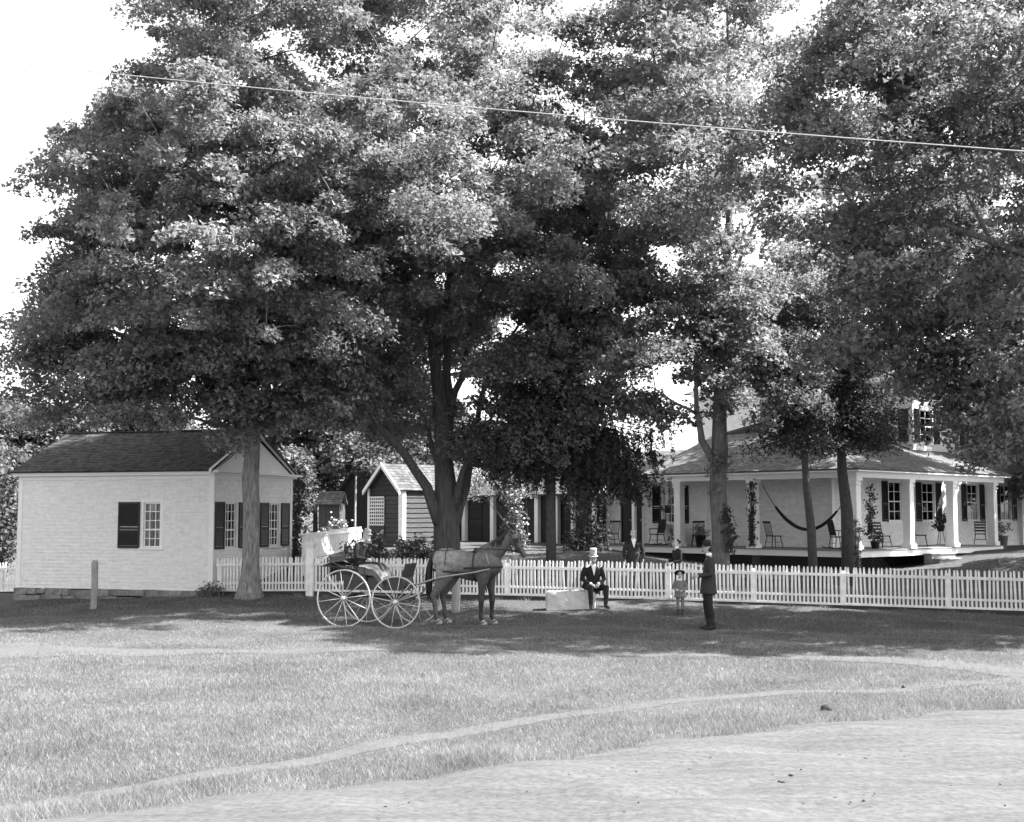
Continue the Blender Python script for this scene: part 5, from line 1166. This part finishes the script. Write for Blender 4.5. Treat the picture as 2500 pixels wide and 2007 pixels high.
# ------------------------------------------------------------------ buggy
HA = R(15); fwd = Vector((math.cos(HA), -math.sin(HA), 0)); lft = Vector((math.sin(HA), math.cos(HA), 0))
nw = G(838, 1528); ax = Vector((nw.x, nw.y, 0))+lft*.7; ax.z = gz1(ax.x, ax.y)
MB_ = Matrix((fwd, lft, Vector((0, 0, 1)))).transposed().to_4x4(); MB_.translation = ax
bug = thing('buggy', 'light open buggy with tall pale spoked wheels and a folded black hood', 'carriage', MB_)
def wheel(r, x, y, n=12):
    M = MB_ @ Matrix.Translation((x, y, r)); mb = MB()
    mb.lathe([(.0, -.1), (.03, -.1), (.045, -.07), (.055, 0), (.045, .07), (.03, .1), (0, .1)], (0, 0, 0), 14, Matrix.Rotation(math.pi/2, 4, 'X')); w = mb.build('wheel', M_['spoke'], bug, world=False, M=M, smooth=True)
    m2 = MB(); rs = []
    for k in range(48):
        a = 2*math.pi*k/48; c, s = math.cos(a), math.sin(a); rs.append([Vector((c*(r-d), yy, s*(r-d))) for d, yy in ((.0, -.013), (.0, .013), (.027, .011), (.027, -.011))])
    m2.ring(rs, closed=True); m2.build('rim', M_['spoke'], w, world=False)
    sm_ = MB().tube([(0, 0, .045), (0, 0, r*.5), (0, 0, r-.03)], [(.011, .013), (.0075, .009), (.009, .01)], 6).mesh('spoke', M_['spoke'], True)
    a0 = random.uniform(0, .4)
    for k in range(n): link('spoke', sm_, w, M @ Matrix.Rotation(a0+2*math.pi*k/n, 4, 'Y'))
for x, r in ((0, .635), (1.22, .57)):
    for y in (-.7, .7): wheel(r, x, y)
B = lambda mb, nm, m, sm_=False: mb.build(nm, M_[m], bug, smooth=sm_, world=False)
for x, r in ((0, .635), (1.22, .57)): B(MB().tube([(x, -.66, r), (x, 0, r+.03), (x, .66, r)], [.018, .022, .018], 8), 'axle', 'iron', True)
mb = MB(); mb.bb(-.12, 1.2, -.34, .34, .82, .86); mb.bb(-.14, 1.22, -.36, -.335, .8, 1.08); mb.bb(-.14, 1.22, .335, .36, .8, 1.08); mb.bb(-.14, -.11, -.335, .335, .8, 1.08); mb.bb(1.2, 1.23, -.335, .335, .8, 1.1); B(mb, 'body', 'tar')
for x in (0, 1.22):
    mb = MB()
    for sg in (1, -1): mb.tube([(x, y, .74+sg*(.05-.5*y*y*.4)) for y in np.linspace(-.34, .34, 9)], [(.022, .008)]*9, 6, side=(1, 0, 0))
    B(mb, 'spring', 'iron')
for y in (-.12, .12): B(MB().tube([(0, y, .66), (.6, y, .63), (1.22, y, .6)], .016, 6), 'reach', 'iron')
B(MB().bb(-.3, .42, -.42, .42, 1.0, 1.14), 'seat_box', 'tar'); mb = MB(); mb.bb(-.32, .46, -.44, .44, 1.14, 1.24); B(mb, 'cushion', 'leather')
mb = MB(); mb.tube([(.42, -.46, 1.3), (-.3, -.46, 1.33), (-.42, -.42, 1.34), (-.42, .42, 1.34), (-.3, .46, 1.33), (.42, .46, 1.3)], .016, 6)
for p in ((.4, -.46), (0, -.46), (-.35, -.45), (.4, .46), (-.35, .45)): mb.tube([(p[0], p[1], 1.1), (p[0], p[1], 1.32)], .01, 6)
mb.bb(-.46, -.42, -.44, .44, 1.12, 1.55); B(mb, 'seat_rail', 'tar')
mb = MB(); 
mb.tube([(-.62, 0, 1.34), (-.5, 0, 1.37), (-.3, 0, 1.42), (-.12, 0, 1.44), (-.02, 0, 1.4)], [(.44, .02), (.46, .045), (.48, .065), (.47, .065), (.45, .03)], 14, side=(0, 1, 0), wob=.12); B(mb, 'folded_hood', 'leather', True)
mb = MB()
for y in (-.5, .5): mb.tube([(-.6, y, 1.33), (-.1, y, 1.3), (.3, y, 1.26)], .012, 6); mb.tube([(-.45, y, 1.45), (.1, y, 1.22)], .012, 6)
B(mb, 'hood_bows', 'iron')
mb = MB(); M = Matrix.Translation((1.24, 0, 1.08)) @ Matrix.Rotation(.28, 4, 'Y'); mb.bb(-.012, .012, -.36, .36, 0, .32, M); B(mb, 'dashboard', 'leather')
for y in (-.36, .36): B(MB().tube([(1.22, y*1.35, .6), (1.45, y*1.25, .72), (1.62, y*1.1, .95), (2.1, y, 1.1), (2.9, y*.95, 1.22), (3.25, y*.85, 1.3)], [.018, .02, .02, .02, .018, .014], 8), 'shaft', 'greywood', True)
B(MB().tube([(1.6, -.4, .95), (1.6, .4, .95)], .018, 6), 'crossbar', 'greywood', True)
mb = MB(); mb.tube([(.75, -.36, .85), (.78, -.48, .7), (.8, -.5, .55)], .01, 6); mb.bb(.72, .88, -.56, -.44, .535, .55); B(mb, 'step_iron', 'iron')
# --- the driver
J = dict(pelvis=(0, 0, .36), chest=(0, .0, .7), neck=(0, .09, .9), head=(0, .18, 1.03), head_yaw=-.1, head_tilt=-.3, shR=(.2, .03, .81), shL=(-.2, .03, .81), elR=(.27, .04, .54), elL=(-.27, .04, .54), wrR=(.12, .24, .5), wrL=(-.12, .24, .5),
         hipR=(.1, .05, .34), hipL=(-.1, .05, .34), knR=(.12, .5, .36), knL=(-.12, .5, .36), anR=(.12, .72, -.06), anL=(-.12, .7, -.06), toR=(.14, .9, -.12), toL=(-.14, .88, -.12))
q = MB_ @ Vector((.1, -.05, .98))
rt, HM = person('grey bearded driver in a soft pale hat and dark coat sitting in the buggy', q, -HA-math.pi/2, J, ['cloth_dark', 'cloth_black', 'skin', 'linen', 'leather', 'hair'], hands=[(1, (.115, .25, .5), (-.3, .9, -.1), (.3, 0, .9), 1.0), (-1, (-.115, .25, .5), (.3, .9, -.1), (-.3, 0, .9), 1.0)])
mb = MB(); mb.lathe([(.083, .045), (.088, .06), (.085, .11), (.075, .145), (.04, .16), (0, .162)], (0, -.012, 0), 18, HM); mb.lathe([(.08, .048), (.12, .04), (.128, .046), (.12, .052), (.082, .058)], (0, -.01, 0), 18, HM); lpart(mb, 'hat', 'hatgrey', rt)
mb = MB(); mb.tube([HM @ Vector((0, .075, -.055)), HM @ Vector((0, .085, -.1)), HM @ Vector((0, .075, -.17))], [(.06, .03), (.055, .035), (.02, .02)], 10, side=(1, 0, 0)); lpart(mb, 'beard', 'hairg', rt)
mb = MB(); mb.lathe([(.064, .88), (.068, .93), (.06, .93)], (0, .09, 0), 14); lpart(mb, 'collar', 'linen', rt)
mb = MB(); c = []
for i in range(9):
    t = i/8; x = .24+.58*t; zt = 1.40-.03*t-.55*max(0, t-.62)**1.2*1.6; c.append([Vector((x, -.46+.92*k/10, zt-.10*abs(k/5-1)**2.5+.018*math.sin(k*1.9+i))) for k in range(11)])
for i in range(8):
    for k in range(10): mb.quad(c[i][k], c[i+1][k], c[i+1][k+1], c[i][k+1])
for k in (0, 10):
    for i in range(8):
        a, b_ = c[i][k], c[i+1][k]; mb.quad(a, b_, b_-Vector((0, 0, .16)), a-Vector((0, 0, .14+.02*math.sin(i))))
rb_ = mb.build('lap_robe', M_['robe'], smooth=True, world=False, M=MB_); tag(rb_, 'grey lap robe spread over the knees of the buggy driver', 'blanket')
# ------------------------------------------------------------------ horse
ho = ax+fwd*2.56; ho.z = gz1(ho.x, ho.y); MH = MB_.copy(); MH.translation = ho
hr = thing('horse', 'dark bay horse with a dappled coat and a painted rump highlight standing between the buggy shafts', 'horse', MH)
L = []; sy = (0, 1, 0)
tr_ = [(-.70, 1.36, .10, .09), (-.63, 1.37, .23, .20), (-.5, 1.375, .295, .28), (-.3, 1.375, .30, .30), (-.08, 1.33, .305, .285), (.12, 1.29, .325, .30), (.32, 1.285, .345, .295), (.48, 1.29, .355, .26), (.64, 1.30, .30, .225), (.78, 1.27, .21, .175), (.87, 1.25, .09, .09)]
L.append(([(x, 0, z) for x, z, h_, w_ in tr_], [(w_, h_) for x, z, h_, w_ in tr_], 0, sy))
L.append(([(.38, 0, 1.38), (.56, 0, 1.50), (.76, 0, 1.66), (.94, 0, 1.82), (1.06, 0, 1.92)], [(.165, .30), (.14, .275), (.118, .225), (.094, .175), (.08, .13)], 0, sy))
L.append(([(1.0, 0, 1.98), (1.10, 0, 1.93), (1.19, 0, 1.83), (1.28, 0, 1.70), (1.35, 0, 1.59), (1.395, 0, 1.52), (1.405, 0, 1.49)], [(.06, .06), (.088, .105), (.085, .115), (.062, .085), (.052, .063), (.05, .056), (.03, .04)], 0, sy))
L.append(([(1.33, 0, 1.53), (1.36, 0, 1.49), (1.37, 0, 1.47)], [(.042, .03), (.04, .03), (.02, .015)], 0, sy))
for s in (-1, 1): L.append(([(1.03, s*.05, 2.0), (1.06, s*.062, 2.07), (1.085, s*.06, 2.15)], [(.028, .02), (.03, .018), (.006, .006)], 0, sy))
def leg_f(y, dx): return [([(.52+dx*.2, y*.9, 1.22), (.5+dx*.5, y, 1.0), (.48+dx*.8, y, .78), (.475+dx, y, .58), (.475+dx, y, .52), (.47+dx, y, .44), (.465+dx, y, .3), (.46+dx, y, .19), (.49+dx, y, .12), (.52+dx, y, .07)], [(0.114, 0.182), (0.097, 0.131), (0.071, 0.085), (0.059, 0.066), (0.063, 0.071), (0.051, 0.057), (0.039, 0.048), (0.048, 0.057), (0.042, 0.046), (0.057, 0.063)], 0, sy)]
def leg_h(y, dx): return [([(-.36+dx*.2, y*.85, 1.3), (-.40+dx*.5, y, 1.05), (-.49+dx*.8, y, .87), (-.60+dx, y, .7), (-.655+dx, y, .62), (-.64+dx, y, .54), (-.61+dx, y, .38), (-.59+dx, y, .2), (-.56+dx, y, .12), (-.52+dx, y, .07)], [(0.157, 0.258), (0.134, 0.213), (0.095, 0.134), (0.065, 0.084), (0.062, 0.081), (0.054, 0.067), (0.043, 0.052), (0.050, 0.058), (0.043, 0.047), (0.058, 0.063)], 0, sy)]
L += leg_f(-.15, -.02)+leg_f(.15, .14)+leg_h(-.16, 0)+leg_h(.16, .11)
for y, x in ((-.15, .50), (.15, .66), (-.16, -.52), (.16, -.41)): L.append(([(x, y, .09), (x+.015, y, .05), (x+.03, y, .0)], [(.05, .056), (.056, .064), (.062, .074)], 1, sy))
mb = hull(L, .022, 3); mb.k = 2
for s in (-1, 1): mb.ell((1.185, s*.082, 1.87), (.02, .012, .018), 8, 6); mb.ell((1.395, s*.036, 1.55), (.012, .008, .016), 8, 5)
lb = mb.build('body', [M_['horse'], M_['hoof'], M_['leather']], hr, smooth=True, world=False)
mb = MB(); mb.tube([(-.68, 0, 1.52), (-.76, 0, 1.42), (-.80, 0, 1.2), (-.82, .01, .95), (-.79, .0, .7), (-.75, 0, .5)], [(.035, .04), (.045, .05), (.075, .07), (.085, .085), (.065, .06), (.01, .01)], 10, side=sy, wob=.35)
for i in range(26):
    a = random.uniform(-.06, .06); b_ = random.uniform(-.05, .05); mb.tube([(-.8+b_, a, 1.0), (-.8+b_*1.5, a*1.3, .7), (-.75+b_*1.8, a*1.2, .42+random.uniform(0, .2))], [.012, .01, .003], 4)
mb.build('tail', M_['mane'], hr, smooth=True, world=False)
mb = MB(); cr_ = [(.48, 1.66), (.6, 1.74), (.74, 1.85), (.88, 1.96), (1.0, 2.05)]
for i in range(60):
    t = random.random()*3.999; k = int(t); u = t-k; x = cr_[k][0]*(1-u)+cr_[k+1][0]*u; z = cr_[k][1]*(1-u)+cr_[k+1][1]*u; s = -1 if random.random() < .75 else 1
    mb.tube([(x, 0, z), (x-.03, s*.07, z-.03), (x-.03+random.uniform(-.03, .03), s*.115, z-random.uniform(.14, .24))], [.02, .022, .004], 5)
for i in range(8): mb.tube([(1.06, random.uniform(-.03, .03), 2.05), (1.14, random.uniform(-.04, .04), 2.0), (1.19, random.uniform(-.05, .05), 1.9)], [.015, .015, .003], 5)
mb.build('mane', M_['mane'], hr, smooth=True, world=False)
# harness
hn = thing('harness', 'light leather driving harness strapped on the horse', 'harness', MH)
def strap(name, pts, r=(.005, .017), side=sy, m='leather'): return MB().tube(pts, [r]*len(pts), 6, side=side).build(name, M_[m], hn, smooth=True, world=False)
def hoop(x, z, hh, w, a0=0, a1=2*math.pi, tilt=0, n=24): return [(x+tilt*math.sin(a), w*math.cos(a), z+hh*math.sin(a)) for a in np.linspace(a0, a1, n)]
strap('girth', hoop(.3, 1.285, .352, .303), side=(1, 0, 0), r=(.02, .005)); MB().tube([(.3, -.16, 1.60), (.3, 0, 1.66), (.3, .16, 1.60)], [(.05, .02), (.06, .03), (.05, .02)], 8, side=(1, 0, 0)).build('saddle_pad', M_['leather'], hn, smooth=True, world=False)
strap('breast_collar', [(.1, -.31, 1.24), (.45, -.28, 1.26), (.72, -.22, 1.27), (.88, -.1, 1.27), (.9, 0, 1.27), (.88, .1, 1.27), (.72, .22, 1.27), (.45, .28, 1.26), (.1, .31, 1.24)], (.022, .006), (0, 0, 1), 'leather')
strap('neck_strap', hoop(.66, 1.3, .32, .235, .1, math.pi-.1, -.12), r=(.012, .005), side=(1, 0, 0), m='greywood')
strap('breeching', [(.05, -.32, 1.15), (-.35, -.305, 1.17), (-.62, -.2, 1.18), (-.72, 0, 1.19), (-.62, .2, 1.18), (-.35, .305, 1.17), (.05, .32, 1.15)], (.02, .006), (0, 0, 1))
strap('hip_strap', hoop(-.34, 1.38, .305, .292, -.6, math.pi+.6), r=(.012, .005), side=(1, 0, 0)); strap('back_strap', [(-.66, 0, 1.55), (-.4, 0, 1.675), (-.1, 0, 1.65), (.3, 0, 1.66)], (.014, .005))
for s in (-1, 1):
    strap('rein', [(1.36, s*.06, 1.56), (.95, s*.14, 1.66), (.3, s*.16, 1.67), (-.6, s*.2, 1.62), (-1.6, s*.12, 1.55), (-2.2, s*.1, 1.5)], (.004, .009)); strap('trace', [(.6, s*.27, 1.26), (-.2, s*.34, 1.1), (-1.3, s*.3, .8)], (.005, .014))
    strap('cheek_strap', [(1.06, s*.075, 2.0), (1.16, s*.095, 1.86), (1.26, s*.08, 1.7), (1.36, s*.055, 1.55)], (.004, .011)); MB().bb(1.2, 1.29, s*.1-.004, s*.1+.004, 1.80, 1.9).build('blinker', M_['leather'], hn, world=False)
strap('nose_band', [(1.24, -.0, 1.62), (1.28, -.07, 1.66), (1.34, -.05, 1.72), (1.36, 0, 1.74), (1.34, .05, 1.72), (1.28, .07, 1.66), (1.24, 0, 1.62)], (.004, .011), (0, 0, 1)); strap('brow_band', [(1.09, -.09, 1.97), (1.15, -.05, 2.0), (1.16, 0, 2.01), (1.15, .05, 2.0), (1.09, .09, 1.97)], (.004, .012), (0, 0, 1))
# ------------------------------------------------------------------ hitching posts
for lb, px, py, top, w in (('grey weathered hitching post standing before the small office front', 228, 1487, 1368, .09), ('short grey hitching post behind the horse', 1112, 1494, 1405, .11)):
    q = G(px, py); hgt = P(px, top, q.y).z-q.z; mb = MB(); mb.tube([(0, 0, -.2), (.0, 0, .1), (.015, 0, hgt*.5), (0, 0, hgt-.06), (.005, 0, hgt)], [w*1.05, w*.98, w*.92, w*.95, w*.6], 10, wob=.22)
    tag(mb.build('hitching_post', M_['greywood'], smooth=True, world=False, M=Matrix.Translation(q)), lb, 'post', 'hitching posts along the verge')
# ------------------------------------------------------------------ overhead wire
mb = MB(); A, B_ = P(-420, 105, 24), P(2900, 398, 15.2); pts = []
for i in range(61):
    t = i/60; p = A.lerp(B_, t); p.z -= 4*.12*t*(1-t); pts.append(p)
mb.tube(pts, .0075, 6); wr = mb.build('telegraph_wire', M_['wire'], smooth=True); tag(wr, 'single bright overhead wire crossing in front of the tree crowns', 'wire')
# ------------------------------------------------------------------ porch furniture
def chair(label, p, yaw, kind, group='chairs on the porch'):
    M = Matrix.Translation(p) @ Matrix.Rotation(yaw, 4, 'Z'); c = thing('chair', label, 'chair', M, group); b = lambda mb, n: mb.build(n, M_['darkwood' if kind != 'pale' else 'greywood'], c, smooth=False, world=False)
    rock = kind == 'rocker'; sh = .43; lean = .12
    mb = MB(); mb.bb(-.22, .22, -.2, .22, sh-.02, sh+.018); b(mb, 'seat')
    for sx in (-1, 1):
        for sy_ in (-1, 1): b(MB().tube([(sx*.25, sy_*.24, .06 if rock else 0), (sx*.18, sy_*.17, sh)], [.014, .018], 6), 'leg')
        b(MB().tube([(sx*.2, -.18, sh), (sx*.215, -.18-lean, .95)], [.017, .014], 6), 'back_post')
        if rock:
            b(MB().tube([(sx*.25, y, .02+.25*(y+.02)**2) for y in np.linspace(-.5, .42, 9)], [(.012, .022)]*9, 6, side=(1, 0, 0)), 'rocker'); b(MB().tube([(sx*.22, -.25, .66), (sx*.26, .2, .65)], [.018, .022], 6), 'arm'); b(MB().tube([(sx*.25, .18, sh), (sx*.26, .19, .65)], .014, 6), 'arm_post')
    if kind == 'ladder' or rock:
        for z in (.56, .68, .8, .91): mb = MB(); y = -.18-lean*(z-sh)/.52; mb.bb(-.2, .2, y-.01, y+.01, z-.035, z+.035); b(mb, 'slat')
        if rock: mb = MB(); M2 = Matrix.Translation((0, -.19, sh)) @ Matrix.Rotation(-.23, 4, 'X').inverted() if 0 else Matrix.Translation((0, -.175, sh)) @ Matrix.Rotation(.23, 4, 'X'); mb.bb(-.19, .19, -.0, .012, .05, .62, M2); b(mb, 'back_panel')
    else:
        mb = MB(); mb.bb(-.235, .235, -.2-lean, -.165-lean, .9, .98); b(mb, 'crest_rail')
        for x in (-.12, -.06, 0, .06, .12): b(MB().tube([(x, -.18, sh), (x, -.18-lean, .92)], .008, 5), 'spindle')
    for y in (-.2, .2): b(MB().tube([(-.22, y, .2), (.22, y, .2)], .009, 5), 'stretcher')
    return c
def porch_at(px, b_, side='A'):
    """porch floor point under photo column px: on the left range at depth b_, or on the right range at depth b_ (from the column line)"""
    k = (px-1250)/F
    if side == 'A': o, d = hp(0, b_), ha
    else: o, d = hp(b_, 0), hb
    s = (k*o.y-o.x)/(d.x-k*d.y); p = o+d*s; p.z = ZF; return p
chair('plain spindle backed chair at the dark left end of the porch', porch_at(1493, 1.0), 2.6, 'windsor')
chair('dark rocking chair beside the left porch window', porch_at(1603, 1.1), 2.2, 'rocker')
chair('spindle chair half hidden behind the vine clad tree trunk', porch_at(1702, 1.0), 2.9, 'windsor')
chair('spindle chair facing right under the left end of the hammock', porch_at(1886, 1.2), -1.2, 'windsor')
chair('tall dark rocking chair just left of the corner column', porch_at(2042, 1.0), -1.3, 'rocker')
chair('low backed dark chair below the first right hand window', porch_at(2150, 1.3, 'B'), -2.6, 'ladder')
chair('slim spindle chair right of the second right hand column', porch_at(2243, 1.2, 'B'), -1.9, 'windsor')
chair('tall ladder backed chair below the last window of the porch', porch_at(2388, 1.2, 'B'), 2.8, 'ladder')
# hammock between two columns
A, B_ = hp(4.0, .3, 3.55), hp(.35, .3, 3.3); hm_ = thing('hammock', 'dark rope hammock slung in a deep curve between two porch columns', 'hammock', (A+B_)/2)
pts = []; rad = []
for i in range(41):
    t = i/40; p = A.lerp(B_, t); p.z -= 4*1.5*t*(1-t)*(1-.0*t); pts.append(p); q_ = max(0, math.sin(math.pi*t))**1.3; rad.append((.012+.16*q_, .012+.045*q_))
MB().tube(pts[6:35], rad[6:35], 10, side=hb, wob=.1).build('sling', M_['cloth_black'], hm_, smooth=True)
MB().tube(pts[:7], [.016]*7, 6).build('rope', M_['cloth_black'], hm_); MB().tube(pts[34:], [.016]*7, 6).build('rope', M_['cloth_black'], hm_)
# planters
def pot(label, p, r, h, m, lf, n, sc_, seed, stand=0):
    root = thing('potted_plant', label, 'plant', p); mb = MB(); mb.lathe([(r*.7, stand), (r, stand+h), (r*1.08, stand+h), (r*1.08, stand+h+.03), (r*.9, stand+h+.03), (r*.85, stand+h-.02), (0, stand+h-.02)], (0, 0, 0), 16); mb.build('pot', M_[m], root, smooth=True, world=False)
    if stand:
        for k in range(3): a = k*2.1; MB().tube([(r*.5*math.cos(a), r*.5*math.sin(a), stand), (r*1.1*math.cos(a), r*1.1*math.sin(a), 0)], .012, 6).build('leg', M_['iron'], root, world=False)
    r_ = np.random.default_rng(seed); lob = [(p.x+random.uniform(-.2, .2)*sc_, p.y+random.uniform(-.2, .2)*sc_, p.z+stand+h+random.uniform(.05, .4)*sc_, .16, .16) for _ in range(n)]
    build_leaves('foliage', lobe_leaves(lob, 1100, .1, r_, .3, .4, .8), M_[lf], root); return root
p = porch_at(1708, -.02); pot('big black kettle of trailing flowers at the porch edge by the tree trunk', p, .22, .42, 'iron', 'leafB', 7, .9, 91)
p = porch_at(2132, .6, 'B'); pot('dark potted plant on the floor right of the corner column', p, .17, .25, 'iron', 'leafC', 7, .9, 92)
p = porch_at(2292, 1.5, 'B'); pot('leafy pot plant on a tall iron stand between the porch windows', p, .17, .2, 'iron', 'leafC', 10, 1.1, 93, .55)
p = porch_at(2440, .3, 'B'); p.z = gz1(p.x, p.y); pot('leafy plant in a tub beyond the far end of the porch', p, .25, .5, 'greywood', 'leafB', 8, 1.2, 94, .0)
# painted fire screen under the porch window
c0 = porch_at(1637, 1.7); M = frame(c0, -ha); fs = thing('painted_panel', 'pale upright panel with a dark flower spray under the left porch window', 'panel', M)
mb = MB(); mb.bb(-.36, .36, -.02, .02, .03, .78); mb.bb(-.4, .4, -.03, .03, .78, .82); mb.build('board', M_['white'], fs, world=False)
mb = MB()
mb.tube([(-.02, -.024, .12), (.03, -.024, .3), (-.02, -.024, .5), (.0, -.024, .62)], [(.012, .003)]*4, 6, side=(1, 0, 0))
for x, z, a in ((-.1, .3, .8), (.1, .25, -.8), (-.12, .2, 1.1), (.1, .42, -.5), (.0, .62, 0), (.06, .55, .6)): mb.ell((0, 0, 0), (.035, .003, .075), 8, 6, Matrix.Translation((x, -.0235, z)) @ Matrix.Rotation(a, 4, 'Y'))
mb.build('flower_spray', M_['shutter'], fs, world=False)
